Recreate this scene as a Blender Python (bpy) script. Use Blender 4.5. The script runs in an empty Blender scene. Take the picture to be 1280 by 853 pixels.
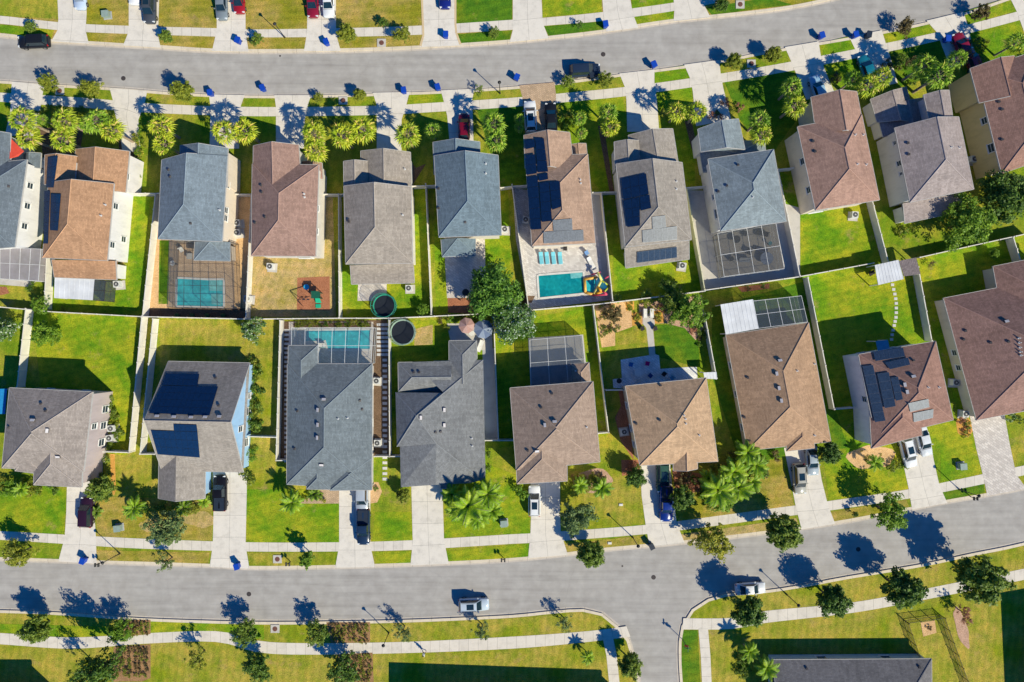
import bpy, bmesh, math, random
from mathutils import Vector, Matrix, geometry
from mathutils.bvhtree import BVHTree
rnd = random.Random(7)
CAM = 100.0                      # camera height, metres
MPP = 0.125                      # metres per photo pixel on the ground
SUN_EL = math.radians(39.0)
SUN_DIR = Vector((-0.73, 0.68, 0)).normalized()
scene = bpy.context.scene
col = scene.collection

def tile(x0, y0, s): return lambda x, y: (x0 + x*s, y0 + y*s)
A=tile(0,0,.25); B=tile(320,0,.25); C=tile(640,0,.25); D=tile(960,0,.25)
E=tile(0,170,.2696); F=tile(300,170,.2696); G=tile(630,140,.2931); H=tile(950,100,.2931)
I=tile(0,380,.2931); J=tile(310,380,.2931); K=tile(600,370,.2931); L=tile(880,330,.3633)
M=tile(0,600,.2965); N=tile(310,600,.2965); O=tile(620,570,.3317); Q=tile(930,580,.3199)
P7=tile(640,290,.11024); P9=tile(870,260,.11024); PG=tile(740,360,.15238); P3=tile(190,290,.12897)
PL3=tile(340,380,.14072); PT=tile(460,350,.17586); PP=tile(300,320,.109375); R=tile(640,560,.25)
S=tile(1000,30,.2193); V=tile(1140,280,.3286)
P=lambda x,y:(x,y)

def W(p, z=0.0):
    k = (CAM - z)/CAM*MPP
    return Vector(((p[0]-640)*k, (426.5-p[1])*k, z))

# ---------------------------------------------------------------- materials
def new_mat(name):
    m = bpy.data.materials.new(name); m.use_nodes = True
    nt = m.node_tree; b = nt.nodes['Principled BSDF']
    return m, nt, b
def N_(nt, t, **kw):
    n = nt.nodes.new(t)
    for k, v in kw.items():
        if k in n.inputs.keys(): n.inputs[k].default_value = v
        else: setattr(n, k, v)
    return n
def ramp(nt, fac, stops, interp='LINEAR'):
    r = nt.nodes.new('ShaderNodeValToRGB'); r.color_ramp.interpolation = interp
    el = r.color_ramp.elements
    while len(el) < len(stops): el.new(0.5)
    for e, (p, c) in zip(el, stops):
        e.position = p; e.color = (c[0], c[1], c[2], 1) if len(c) == 3 else c
    nt.links.new(fac, r.inputs[0]); return r.outputs[0]
def mix(nt, f, a, b, mode='MIX'):
    n = nt.nodes.new('ShaderNodeMix'); n.data_type = 'RGBA'; n.blend_type = mode
    for i, v in ((0, f), (6, a), (7, b)):
        if hasattr(v, 'is_linked'): nt.links.new(v, n.inputs[i])
        else:
            n.inputs[i].default_value = v if i == 0 else (v[0], v[1], v[2], 1)
    return n.outputs[2]
def coords(nt, kind='pos'):
    if kind == 'pos': return nt.nodes.new('ShaderNodeNewGeometry').outputs['Position']
    t = nt.nodes.new('ShaderNodeTexCoord'); return t.outputs['UV' if kind == 'uv' else 'Object']
def noise(nt, vec, scale, detail=4, rough=.6, out='Fac'):
    n = nt.nodes.new('ShaderNodeTexNoise'); n.inputs['Scale'].default_value = scale
    n.inputs['Detail'].default_value = detail; n.inputs['Roughness'].default_value = rough
    nt.links.new(vec, n.inputs['Vector']); return n.outputs[out]
def vmul(nt, vec, s):
    n = nt.nodes.new('ShaderNodeVectorMath'); n.operation = 'MULTIPLY'
    nt.links.new(vec, n.inputs[0]); n.inputs[1].default_value = s; return n.outputs[0]
def bump(nt, b, h, strength=.4, dist=.03):
    n = nt.nodes.new('ShaderNodeBump'); n.inputs['Strength'].default_value = strength
    n.inputs['Distance'].default_value = dist
    nt.links.new(h, n.inputs['Height']); nt.links.new(n.outputs[0], b.inputs['Normal'])
def sc(c, f): return tuple(min(1, x*f) for x in c)

_cache = {}
def plain(name, c, rough=.6, metal=0, var=.12, scale=3.0, spec=.3):
    key = (name, tuple(c))
    if key in _cache: return _cache[key]
    m, nt, b = new_mat(name)
    n = noise(nt, coords(nt, 'obj'), scale, 5)
    cc = ramp(nt, n, [(.3, sc(c, 1-var)), (.7, sc(c, 1+var))])
    nt.links.new(cc, b.inputs['Base Color'])
    b.inputs['Roughness'].default_value = rough; b.inputs['Metallic'].default_value = metal
    b.inputs['Specular IOR Level'].default_value = spec
    _cache[key] = m; return m

def grass_mat(name, c1, c2, dry, amt, stripe=0.0, ang=0.0):
    m, nt, b = new_mat(name); v = coords(nt)
    big = noise(nt, v, .16, 5, .62); mid = noise(nt, v, .9, 6, .7); fine = noise(nt, v, 5.5, 4, .75)
    base = mix(nt, ramp(nt, mid, [(.32, (0,0,0)), (.68, (1,1,1))]), c1, c2)
    d = ramp(nt, big, [(.62-amt*.45, (0,0,0)), (.80-amt*.40, (1,1,1))])
    dm = nt.nodes.new('ShaderNodeMath'); dm.operation = 'MULTIPLY'
    nt.links.new(d, dm.inputs[0]); nt.links.new(ramp(nt, mid, [(.25, (.15,)*3), (.72, (1,1,1))]), dm.inputs[1])
    base = mix(nt, dm.outputs[0], base, dry)
    if stripe:
        mp = nt.nodes.new('ShaderNodeMapping'); mp.inputs['Rotation'].default_value = (0, 0, ang)
        nt.links.new(v, mp.inputs[0])
        w = nt.nodes.new('ShaderNodeTexWave'); w.inputs['Scale'].default_value = .28
        w.inputs['Distortion'].default_value = 1.5; w.inputs['Detail Scale'].default_value = .6
        nt.links.new(mp.outputs[0], w.inputs[0])
        base = mix(nt, stripe, base, ramp(nt, w.outputs['Fac'], [(.3, (.55,)*3), (.7, (1,1,1))]), 'MULTIPLY')
    blo = noise(nt, v, .42, 5, .68); wear = noise(nt, v, .27, 7, .72)
    base = mix(nt, ramp(nt, wear, [(.66-amt*.14, (0,0,0)), (.76-amt*.1, (.75,)*3)]), base, (.42,.29,.12))
    base = mix(nt, .8, base, ramp(nt, blo, [(.30, (.62,.74,.7)), (.5, (1,1,1)), (.70, (1.28,1.1,1.0))]), 'MULTIPLY')
    base = mix(nt, .85, base, ramp(nt, fine, [(.30, (.38,)*3), (.5, (.98,)*3), (.70, (1.5, 1.42, 1.2))]), 'MULTIPLY')
    nt.links.new(base, b.inputs['Base Color']); b.inputs['Roughness'].default_value = .95
    b.inputs['Specular IOR Level'].default_value = .08
    bump(nt, b, fine, .9, .09); return m

def asphalt_mat():
    m, nt, b = new_mat('street_asphalt'); v = coords(nt)
    f = noise(nt, v, 14, 3, .8); mid = noise(nt, v, .5, 6, .6)
    st = noise(nt, vmul(nt, v, (.04, 1.1, 1)), 1.0, 5, .7)
    c = ramp(nt, mid, [(.3, (.355,.33,.305)), (.5, (.40,.375,.35)), (.7, (.455,.43,.40))])
    c = mix(nt, .8, c, ramp(nt, st, [(.3, (.80,)*3), (.5, (1,1,1)), (.7, (1.1,)*3)]), 'MULTIPLY')
    c = mix(nt, .6, c, ramp(nt, f, [(.3, (.90,)*3), (.7, (1.08,)*3)]), 'MULTIPLY')
    oil = noise(nt, v, .33, 3, .5); c = mix(nt, ramp(nt, oil, [(.66, (0,0,0)), (.8, (.5,)*3)]), c, (.27,.25,.235))
    # sealed hairline cracks
    vo = nt.nodes.new('ShaderNodeTexVoronoi'); vo.feature = 'DISTANCE_TO_EDGE'; vo.inputs['Scale'].default_value = .085
    wv = nt.nodes.new('ShaderNodeVectorMath'); wv.operation = 'ADD'
    nt.links.new(v, wv.inputs[0]); nt.links.new(noise(nt, v, .5, 4, .7, 'Color'), wv.inputs[1])
    nt.links.new(wv.outputs[0], vo.inputs['Vector'])
    c = mix(nt, .14, c, ramp(nt, vo.outputs['Distance'], [(.0, (.55,)*3), (.006, (1,1,1))]), 'MULTIPLY')
    nt.links.new(c, b.inputs['Base Color']); b.inputs['Roughness'].default_value = .9
    b.inputs['Specular IOR Level'].default_value = .15; bump(nt, b, f, .3, .01); return m

def concrete_mat(name, c, joint=0.0, jw=.03, cj=False, stain=.12, half=0):
    m, nt, b = new_mat(name); v = coords(nt)
    f = noise(nt, v, 9, 4, .8); mid = noise(nt, v, .8, 6, .65)
    cc = ramp(nt, mid, [(.28, sc(c, 1-stain*1.6)), (.5, c), (.75, sc(c, 1.06))])
    cc = mix(nt, .7, cc, ramp(nt, f, [(.3, (.88,)*3), (.7, (1.08,)*3)]), 'MULTIPLY')
    if joint:
        uv = coords(nt, 'uv'); s = nt.nodes.new('ShaderNodeSeparateXYZ'); nt.links.new(uv, s.inputs[0])
        def line(sock, per, w):
            d = nt.nodes.new('ShaderNodeMath'); d.operation = 'PINGPONG'
            nt.links.new(sock, d.inputs[0]); d.inputs[1].default_value = per/2
            l = nt.nodes.new('ShaderNodeMath'); l.operation = 'GREATER_THAN'
            nt.links.new(d.outputs[0], l.inputs[0]); l.inputs[1].default_value = w; return l.outputs[0]
        a = line(s.outputs['Y'], joint, jw)
        cc = mix(nt, .35, cc, a, 'MULTIPLY')
        # slab to slab tone change
        sn = nt.nodes.new('ShaderNodeMath'); sn.operation = 'SNAP'; nt.links.new(s.outputs['Y'], sn.inputs[0]); sn.inputs[1].default_value = joint
        wn = nt.nodes.new('ShaderNodeTexWhiteNoise'); wn.noise_dimensions = '1D'; nt.links.new(sn.outputs[0], wn.inputs['W'])
        cc = mix(nt, .5, cc, ramp(nt, wn.outputs['Value'], [(0, (.88,)*3), (1, (1.05,)*3)]), 'MULTIPLY')
        if cj:
            cc = mix(nt, .35, cc, line(s.outputs['X'], cj, jw), 'MULTIPLY')
    nt.links.new(cc, b.inputs['Base Color']); b.inputs['Roughness'].default_value = .85
    b.inputs['Specular IOR Level'].default_value = .2
    bump(nt, b, f, .2, .01); return m

def paver_mat(name, c1, c2, mortar, sz=.45):
    m, nt, b = new_mat(name); v = coords(nt)
    mp = nt.nodes.new('ShaderNodeMapping'); mp.inputs['Rotation'].default_value = (0, 0, .6); nt.links.new(v, mp.inputs[0])
    br = nt.nodes.new('ShaderNodeTexBrick'); nt.links.new(mp.outputs[0], br.inputs['Vector'])
    br.inputs['Scale'].default_value = 1; br.inputs['Brick Width'].default_value = sz; br.inputs['Row Height'].default_value = sz*.55
    br.inputs['Mortar Size'].default_value = .02; br.inputs['Color1'].default_value = (*c1, 1)
    br.inputs['Color2'].default_value = (*c2, 1); br.inputs['Mortar'].default_value = (*mortar, 1); br.inputs['Bias'].default_value = 0
    n = noise(nt, v, .7, 5)
    c = mix(nt, .8, br.outputs['Color'], ramp(nt, n, [(.3, (.82,)*3), (.7, (1.1,)*3)]), 'MULTIPLY')
    nt.links.new(c, b.inputs['Base Color']); b.inputs['Roughness'].default_value = .85; return m

def mulch_mat(name, c1, c2):
    m, nt, b = new_mat(name); v = coords(nt); f = noise(nt, v, 6, 5, .85); g = noise(nt, v, .8, 4)
    c = ramp(nt, f, [(.3, sc(c1, .45)), (.5, c1), (.72, c2)])
    c = mix(nt, .7, c, ramp(nt, g, [(.3, (.7,)*3), (.7, (1.15,)*3)]), 'MULTIPLY')
    nt.links.new(c, b.inputs['Base Color']); b.inputs['Roughness'].default_value = 1; bump(nt, b, f, .8, .08)
    b.inputs['Specular IOR Level'].default_value = .05; return m

def roof_mat(name, c):
    m, nt, b = new_mat(name); uv = coords(nt, 'uv'); v = coords(nt)
    br = nt.nodes.new('ShaderNodeTexBrick'); nt.links.new(uv, br.inputs['Vector'])
    br.inputs['Scale'].default_value = 1; br.inputs['Brick Width'].default_value = .42; br.inputs['Row Height'].default_value = .2
    br.inputs['Mortar Size'].default_value = .012; br.inputs['Bias'].default_value = 0
    br.inputs['Color1'].default_value = (*sc(c, .72), 1); br.inputs['Color2'].default_value = (*sc(c, 1.28), 1)
    br.inputs['Mortar'].default_value = (*sc(c, .55), 1)
    st = noise(nt, vmul(nt, uv, (2.2, .25, 1)), 1.0, 5, .7); g = noise(nt, v, .35, 6, .65); f = noise(nt, v, 8, 3, .8)
    cc = mix(nt, .5, br.outputs['Color'], (c[0], c[1], c[2]))
    cc = mix(nt, .85, cc, ramp(nt, st, [(.3, (.80,)*3), (.7, (1.16,)*3)]), 'MULTIPLY')
    cc = mix(nt, .9, cc, ramp(nt, g, [(.28, (.80,)*3), (.5, (1,1,1)), (.72, (1.12,)*3)]), 'MULTIPLY')
    cc = mix(nt, .6, cc, ramp(nt, f, [(.3, (.75,)*3), (.7, (1.2,)*3)]), 'MULTIPLY')
    nt.links.new(cc, b.inputs['Base Color']); b.inputs['Roughness'].default_value = .92
    b.inputs['Specular IOR Level'].default_value = .12
    bump(nt, b, br.outputs['Fac'], .5, -.02); return m

def stucco(name, c):
    key = ('stucco', c)
    if key in _cache: return _cache[key]
    m, nt, b = new_mat(name); v = coords(nt); f = noise(nt, v, 10, 4, .8); g = noise(nt, vmul(nt, v, (1, 1, .35)), .9, 6, .7)
    cc = ramp(nt, g, [(.25, sc(c, .82)), (.5, c), (.75, sc(c, 1.05))])
    nt.links.new(cc, b.inputs['Base Color']); b.inputs['Roughness'].default_value = .9; bump(nt, b, f, .4, .015)
    b.inputs['Specular IOR Level'].default_value = .15
    _cache[key] = m; return m

def leaf_mat(name, dark, light, spread=1.0, tips=None):
    m = bpy.data.materials.new(name); m.use_nodes = True; nt = m.node_tree; b = nt.nodes['Principled BSDF']
    g = nt.nodes.new('ShaderNodeNewGeometry'); v = coords(nt, 'obj')
    n = noise(nt, v, 1.3*spread, 3, .6)
    r = mix(nt, ramp(nt, n, [(.35, (0,0,0)), (.65, (1,1,1))]), dark, light)
    rr = g.outputs['Random Per Island']
    r = mix(nt, .75, r, ramp(nt, rr, [(0, (.55, .6, .5)), (.6, (1,1,1)), (1, (1.5, 1.35, 1.1))]), 'MULTIPLY')
    if tips:
        r = mix(nt, ramp(nt, rr, [(.86, (0,0,0)), (.88, (1,1,1))], 'CONSTANT'), r, tips)
    oi = nt.nodes.new('ShaderNodeObjectInfo')
    r = mix(nt, .5, r, ramp(nt, oi.outputs['Random'], [(0, (.75,.85,.8)), (1, (1.2,1.1,1.0))]), 'MULTIPLY')
    nt.links.new(r, b.inputs['Base Color']); b.inputs['Roughness'].default_value = .55
    b.inputs['Specular IOR Level'].default_value = .35
    tr = nt.nodes.new('ShaderNodeBsdfTranslucent'); nt.links.new(r, tr.inputs[0])
    mx = nt.nodes.new('ShaderNodeMixShader'); mx.inputs[0].default_value = .3
    nt.links.new(b.outputs[0], mx.inputs[1]); nt.links.new(tr.outputs[0], mx.inputs[2])
    nt.links.new(mx.outputs[0], nt.nodes['Material Output'].inputs[0]); return m

def screen_mat(name, c, alpha):
    m = bpy.data.materials.new(name); m.use_nodes = True; nt = m.node_tree; b = nt.nodes['Principled BSDF']
    b.inputs['Base Color'].default_value = (*c, 1); b.inputs['Roughness'].default_value = .8
    tr = nt.nodes.new('ShaderNodeBsdfTransparent'); mx = nt.nodes.new('ShaderNodeMixShader')
    n = noise(nt, coords(nt, 'obj'), .6, 3)
    nt.links.new(ramp(nt, n, [(.3, (alpha*.85,)*3), (.7, (alpha*1.15,)*3)]), mx.inputs[0])
    nt.links.new(tr.outputs[0], mx.inputs[1]); nt.links.new(b.outputs[0], mx.inputs[2])
    nt.links.new(mx.outputs[0], nt.nodes['Material Output'].inputs[0]); return m

def water_mat(name, c, c2):
    m, nt, b = new_mat(name); v = coords(nt)
    n = noise(nt, v, .5, 3)
    vo = nt.nodes.new('ShaderNodeTexVoronoi'); vo.feature = 'SMOOTH_F1'; vo.inputs['Scale'].default_value = 2.2
    wv = nt.nodes.new('ShaderNodeVectorMath'); wv.operation = 'ADD'
    nt.links.new(v, wv.inputs[0]); nt.links.new(noise(nt, v, 1.4, 3, .6, 'Color'), wv.inputs[1]); nt.links.new(wv.outputs[0], vo.inputs['Vector'])
    cc = mix(nt, ramp(nt, n, [(.35, (0,0,0)), (.65, (1,1,1))]), c, c2)
    cc = mix(nt, .6, cc, ramp(nt, vo.outputs['Distance'], [(.1, (.82,)*3), (.45, (1,1,1)), (.75, (1.5,)*3)]), 'MULTIPLY')
    nt.links.new(cc, b.inputs['Base Color']); b.inputs['Roughness'].default_value = .06
    bump(nt, b, noise(nt, v, 5, 3), .3, .03); return m

def solar_mat(name, c, rough=.15):
    m, nt, b = new_mat(name); uv = coords(nt, 'uv')
    br = nt.nodes.new('ShaderNodeTexBrick'); nt.links.new(uv, br.inputs['Vector']); br.offset = 0
    br.inputs['Scale'].default_value = 1; br.inputs['Brick Width'].default_value = .17; br.inputs['Row Height'].default_value = .17
    br.inputs['Mortar Size'].default_value = .006; br.inputs['Color1'].default_value = (*c, 1); br.inputs['Color2'].default_value = (*sc(c, 1.5), 1)
    br.inputs['Mortar'].default_value = (*sc(c, 1.8), 1)
    nt.links.new(br.outputs['Color'], b.inputs['Base Color']); b.inputs['Roughness'].default_value = rough; return m

# ---------------------------------------------------------------- mesh building
class MB:
    def __init__(s): s.v = []; s.f = []; s.m = []; s.uv = {}
    def add(s, vs, fs, mi=0):
        o = len(s.v); s.v += [Vector(a) for a in vs]
        for f in fs: s.f.append([o+i for i in f]); s.m.append(mi)
        return s
    def box(s, c, d, rz=0, mi=0, rot=None):
        R_ = rot if rot else Matrix.Rotation(rz, 3, 'Z'); c = Vector(c); h = [x/2 for x in d]
        vs = [c + R_ @ Vector((sx*h[0], sy*h[1], sz*h[2])) for sz in (-1,1) for sx, sy in ((-1,-1),(1,-1),(1,1),(-1,1))]
        return s.add(vs, [(3,2,1,0),(4,5,6,7),(0,1,5,4),(1,2,6,5),(2,3,7,6),(3,0,4,7)], mi)
    def prism(s, poly, z0, z1, mi=0):
        n = len(poly); vs = [(p[0], p[1], z0) for p in poly] + [(p[0], p[1], z1) for p in poly]
        s.add(vs, [tuple(range(n))[::-1], tuple(range(n, 2*n))] + [(i, (i+1)%n, n+(i+1)%n, n+i) for i in range(n)], mi); return s
    def tube(s, p0, p1, r0, r1=None, n=8, mi=0, cap=True):
        p0 = Vector(p0); p1 = Vector(p1); r1 = r0 if r1 is None else r1; d = (p1-p0).normalized()
        a = d.orthogonal().normalized(); b = d.cross(a)
        vs = [p0 + (a*math.cos(t) + b*math.sin(t))*r0 for t in [2*math.pi*i/n for i in range(n)]]
        vs += [p1 + (a*math.cos(t) + b*math.sin(t))*r1 for t in [2*math.pi*i/n for i in range(n)]]
        fs = [(i, (i+1)%n, n+(i+1)%n, n+i) for i in range(n)]
        if cap: fs += [tuple(range(n))[::-1], tuple(range(n, 2*n))]
        return s.add(vs, fs, mi)
    def ring(s, c, r, rt, n=24, mi=0, m2=6):
        vs = []; fs = []
        for i in range(n):
            t = 2*math.pi*i/n
            for j in range(m2):
                u = 2*math.pi*j/m2; rr = r + rt*math.cos(u)
                vs.append((c[0]+rr*math.cos(t), c[1]+rr*math.sin(t), c[2]+rt*math.sin(u)))
        for i in range(n):
            for j in range(m2):
                fs.append((i*m2+j, ((i+1)%n)*m2+j, ((i+1)%n)*m2+(j+1)%m2, i*m2+(j+1)%m2))
        return s.add(vs, fs, mi)
    def disc(s, c, r, h, n=24, mi=0): return s.tube(c, (c[0], c[1], c[2]+h), r, r, n, mi)
    def ball(s, c, r, n=8, mi=0):
        r = r if hasattr(r, '__len__') else (r, r, r); vs = []; fs = []; k = n//2+1
        for j in range(k+1):
            ph = math.pi*j/k
            for i in range(n):
                t = 2*math.pi*i/n; vs.append((c[0]+r[0]*math.sin(ph)*math.cos(t), c[1]+r[1]*math.sin(ph)*math.sin(t), c[2]+r[2]*math.cos(ph)))
        for j in range(k):
            for i in range(n): fs.append((j*n+i, (j+1)*n+i, (j+1)*n+(i+1)%n, j*n+(i+1)%n))
        return s.add(vs, fs, mi)
    def build(s, name, mats, parent=None, off=None, smooth=False, slopeuv=False, uvs=None):
        me = bpy.data.meshes.new(name)
        o = Vector(off) if off is not None else Vector((0,0,0))
        me.from_pydata([tuple(a-o) for a in s.v], [], s.f)
        if not isinstance(mats, (list, tuple)): mats = [mats]
        for m in mats: me.materials.append(m)
        for p, mi in zip(me.polygons, s.m): p.material_index = mi; p.use_smooth = smooth
        if slopeuv or uvs:
            ul = me.uv_layers.new(name='uv')
            for p in me.polygons:
                if uvs:
                    for li in p.loop_indices: ul.data[li].uv = uvs[me.loops[li].vertex_index]
                    continue
                n = p.normal; h = Vector((0,0,1)).cross(n)
                h = h.normalized() if h.length > 1e-4 else Vector((1,0,0)); u = n.cross(h)
                for li in p.loop_indices:
                    c = me.vertices[me.loops[li].vertex_index].co; ul.data[li].uv = (c.dot(h), c.dot(u))
        me.validate(); me.update()
        ob = bpy.data.objects.new(name, me); col.objects.link(ob)
        if parent: ob.parent = parent
        return ob

def tag(o, label=None, cat=None, group=None, kind=None):
    if label: o['label'] = label
    if cat: o['category'] = cat
    if group: o['group'] = group
    if kind: o['kind'] = kind
    return o
def empty(name, loc, label, cat, group=None, rz=0):
    o = bpy.data.objects.new(name, None); col.objects.link(o); o.location = loc; o.rotation_euler = (0,0,rz)
    o.empty_display_size = .3
    return tag(o, label, cat, group)
def children_of(o): return [c for c in bpy.data.objects if c.parent == o]
def copy_tree(root, kids, loc, rz, s, label, group=None):
    c = root.copy(); col.objects.link(c); c.location = loc; c.rotation_euler = (0,0,rz)
    c.scale = s if hasattr(s, '__len__') else (s, s, s); c['label'] = label
    if group: c['group'] = group
    for k in kids:
        d = k.copy(); col.objects.link(d); d.parent = c
    return c

_zc = [0]
def sheet(name, pts, z, mat, label=None, cat=None, kind='structure', uvs=None):
    _zc[0] += 1; z += _zc[0]*.00007
    w = [Vector((*W(p)[:2], z)) for p in pts]
    tris = geometry.tessellate_polygon([w]); mb = MB()
    fs = []
    for t in tris:
        a, b_, c = (w[i] for i in t)
        fs.append(t if (b_-a).cross(c-a).z > 0 else t[::-1])
    mb.add(w, fs); o = mb.build(name, mat)
    tag(o, label or name.replace('_', ' '), cat, None, kind); return o
def densify(pts, step=14):
    """Catmull-Rom through the points"""
    out = []; n = len(pts)
    for i in range(n-1):
        p0 = pts[max(i-1,0)]; p1 = pts[i]; p2 = pts[i+1]; p3 = pts[min(i+2,n-1)]
        k = max(1, int(math.dist(p1, p2)/step))
        for j in range(k):
            t = j/k
            out.append(tuple(.5*((2*p1[a]) + (-p0[a]+p2[a])*t + (2*p0[a]-5*p1[a]+4*p2[a]-p3[a])*t*t + (-p0[a]+3*p1[a]-3*p2[a]+p3[a])*t**3) for a in (0,1)))
    out.append(tuple(pts[-1])); return out
def ribbon(name, left, right, z, mat, label=None, thick=0, kind='structure'):
    """strip between two px polylines with equal point counts; uv in metres"""
    _zc[0] += 1; z += _zc[0]*.00007
    mb = MB(); vs = []; uv = []; d = 0; prev = None
    for l, r in zip(left, right):
        a = W(l); b_ = W(r); a.z = b_.z = z; m_ = (a+b_)/2
        if prev is not None: d += (m_-prev).length
        prev = m_; w = (a-b_).length
        vs += [a, b_]; uv += [(-w/2, d), (w/2, d)]
    fs = []
    for i in range(len(left)-1):
        q = (2*i, 2*i+1, 2*i+3, 2*i+2)
        n = (vs[q[1]]-vs[q[0]]).cross(vs[q[3]]-vs[q[0]])
        fs.append(q if n.z > 0 else q[::-1])
    mb.add(vs, fs)
    if thick:
        o = len(mb.v); lo = [Vector((a.x, a.y, z-thick)) for a in vs]; mb.v += lo; uv += uv[:len(vs)]
        for i in range(len(left)-1):
            for q in ((2*i, 2*i+2, o+2*i+2, o+2*i), (2*i+1, o+2*i+1, o+2*i+3, 2*i+3)):
                mb.f.append(list(q)); mb.m.append(0)
    ob = mb.build(name, mat, uvs=uv); tag(ob, label or name.replace('_', ' '), None, None, kind); return ob
def offset_poly(pts, d):
    out = []
    for i, p in enumerate(pts):
        a = pts[max(i-1, 0)]; b_ = pts[min(i+1, len(pts)-1)]
        t = Vector((b_[0]-a[0], b_[1]-a[1])).normalized(); out.append((p[0]-t.y*d, p[1]+t.x*d))
    return out
# ---------------------------------------------------------------- world, sun, camera
w = bpy.data.worlds.new('World'); scene.world = w; w.use_nodes = True; nt = w.node_tree
bg = nt.nodes['Background']; sky = nt.nodes.new('ShaderNodeTexSky'); sky.sky_type = 'NISHITA'; sky.sun_disc = False
sky.sun_elevation = SUN_EL; sky.sun_rotation = math.atan2(-SUN_DIR.x, -SUN_DIR.y)
mixn = mix(nt, 1.0, sky.outputs[0], (.018, .39, .94), 'MULTIPLY')
nt.links.new(mixn, bg.inputs[0]); bg.inputs[1].default_value = .115
sd = bpy.data.lights.new('sun', 'SUN'); sd.energy = 5.35; sd.angle = math.radians(.5); sd.color = (1, .925, .70)
so = bpy.data.objects.new('sun', sd); col.objects.link(so)
so.rotation_euler = Vector((SUN_DIR.x*math.cos(SUN_EL), SUN_DIR.y*math.cos(SUN_EL), -math.sin(SUN_EL))).to_track_quat('-Z', 'Y').to_euler()
so.location = (60, -60, 80)
cd = bpy.data.cameras.new('camera'); cd.sensor_width = 36; cd.lens = 36*CAM/160.0; cd.clip_end = 6000; cd.clip_start = .5
co = bpy.data.objects.new('camera', cd); col.objects.link(co); co.location = (0, 0, CAM); scene.camera = co
scene.view_settings.view_transform = 'Standard'; scene.view_settings.look = 'None'
scene.view_settings.exposure = 0; scene.view_settings.gamma = 1
scene.cycles.max_bounces = 5; scene.cycles.transparent_max_bounces = 12

# ---------------------------------------------------------------- ground materials
lawn_mix = grass_mat('lawn_grass', (.13,.25,.014), (.24,.33,.016), (.50,.40,.06), .52, .2, .2)
lawn_lush = grass_mat('lush_grass', (.10,.25,.012), (.20,.36,.012), (.50,.45,.03), .50, .2, 1.3)
lawn_olive = grass_mat('olive_grass', (.23,.25,.018), (.36,.32,.03), (.56,.38,.13), .55, .25, 1.5)
lawn_dry = grass_mat('dry_grass', (.28,.26,.03), (.46,.36,.10), (.64,.44,.22), .7, .2, .4)
lawn_yel = grass_mat('yellow_green_grass', (.18,.27,.014), (.31,.34,.018), (.54,.40,.09), .58, .25, .1)
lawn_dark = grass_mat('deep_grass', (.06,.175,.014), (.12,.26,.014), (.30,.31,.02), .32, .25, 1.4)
asphalt = asphalt_mat()
walk = concrete_mat('sidewalk_concrete', (.72,.655,.57), 1.5, .03)
drive = concrete_mat('driveway_concrete', (.74,.68,.60), 3.4, .03, cj=3.0, stain=.12)
kerbm = concrete_mat('kerb_concrete', (.72,.62,.48), 3.0, .03)
slab = concrete_mat('patio_concrete', (.56,.52,.47)); slab_grey = concrete_mat('grey_slab_concrete', (.42,.42,.42))
pavers_grey = paver_mat('grey_pavers', (.72,.68,.64), (.50,.46,.43), (.36,.33,.31))
pavers_pale = paver_mat('pale_pavers', (.88,.86,.84), (.70,.68,.66), (.5,.5,.5), .6); pavers_tan = paver_mat('tan_pavers', (.60,.42,.27), (.46,.32,.2), (.3,.22,.15))
pavers_light = paver_mat('light_pavers', (.74,.67,.60), (.54,.48,.43), (.42,.38,.35), .6)
mulch_bed = mulch_mat('weathered_mulch', (.36,.20,.10), (.56,.38,.20)); tan_stone = mulch_mat('tan_gravel', (.74,.46,.22), (.86,.62,.38))
mulch_red = mulch_mat('red_mulch', (.42,.17,.09), (.58,.28,.17)); mulch_or = mulch_mat('orange_mulch', (.72,.36,.08), (.85,.52,.18))
mulch_brn = mulch_mat('brown_mulch', (.17,.11,.07), (.36,.23,.15)); mulch_pink = mulch_mat('pale_red_mulch', (.58,.36,.25), (.74,.52,.40))

# ground and road sit 0.12 m below the lawns, kerbs step up to them
gm = MB(); gm.add([(-1600,-1600,-.16),(1600,-1600,-.16),(1600,1600,-.16),(-1600,1600,-.16)], [(0,1,2,3)])
tag(gm.build('ground', lawn_mix), 'wide grassy ground around the streets', None, None, 'structure')

upN = [(-420,60),(-200,45),(-60,43),(0,45),(57,52),(110,55),(160,58),(200,60),(260,64),(320,65),(400,64.5),(480,62.5),(560,58.5),(640,53),(700,47),(752,41),(840,27.5),(960,15.5-1),(1030,2),(1120,-22),(1300,-80),(1600,-200)]
upS = [(-420,118),(-200,100),(-60,98),(0,101),(57,105),(110,108),(160,111),(200,114.5),(260,118),(320,119.5),(400,119),(480,116.5),(560,113.5),(640,108.5),(705,102),(777,92.5),(890,77.5),(960,64),(1100,40),(1197,18),(1270,-6),(1420,-60),(1700,-180)]
loN = [(-420,690),(-150,698),(0,700),(60,702),(119,704),(190,706),(264,708.5),(310,711),(384,710.5),(467,708.5),(556,705.5),(640,701),(700,695),(759,688),(852,679.5),(950,668),(1042,655.5),(1110,643),(1186,628),(1280,611),(1420,575),(1700,490)]
loSL = [(-420,752),(-150,760),(0,763),(60,765),(120,769),(178,773),(260,776),(330,777.5),(410,777),(488,775.5),(560,773),(640,769),(690,764),(729,761.5),(753,767),(772,782.5),(786,800),(792,820),(799,853),(815,960),(830,1200)]
loSR = [(888,1200),(862,960),(850,853),(848.5,802),(852,782.5),(865,762),(885,749),(908,742.5),(962,737.5),(1010,730),(1058,721),(1154,705),(1215,692),(1280,678.5),(1420,642),(1700,560)]
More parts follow.
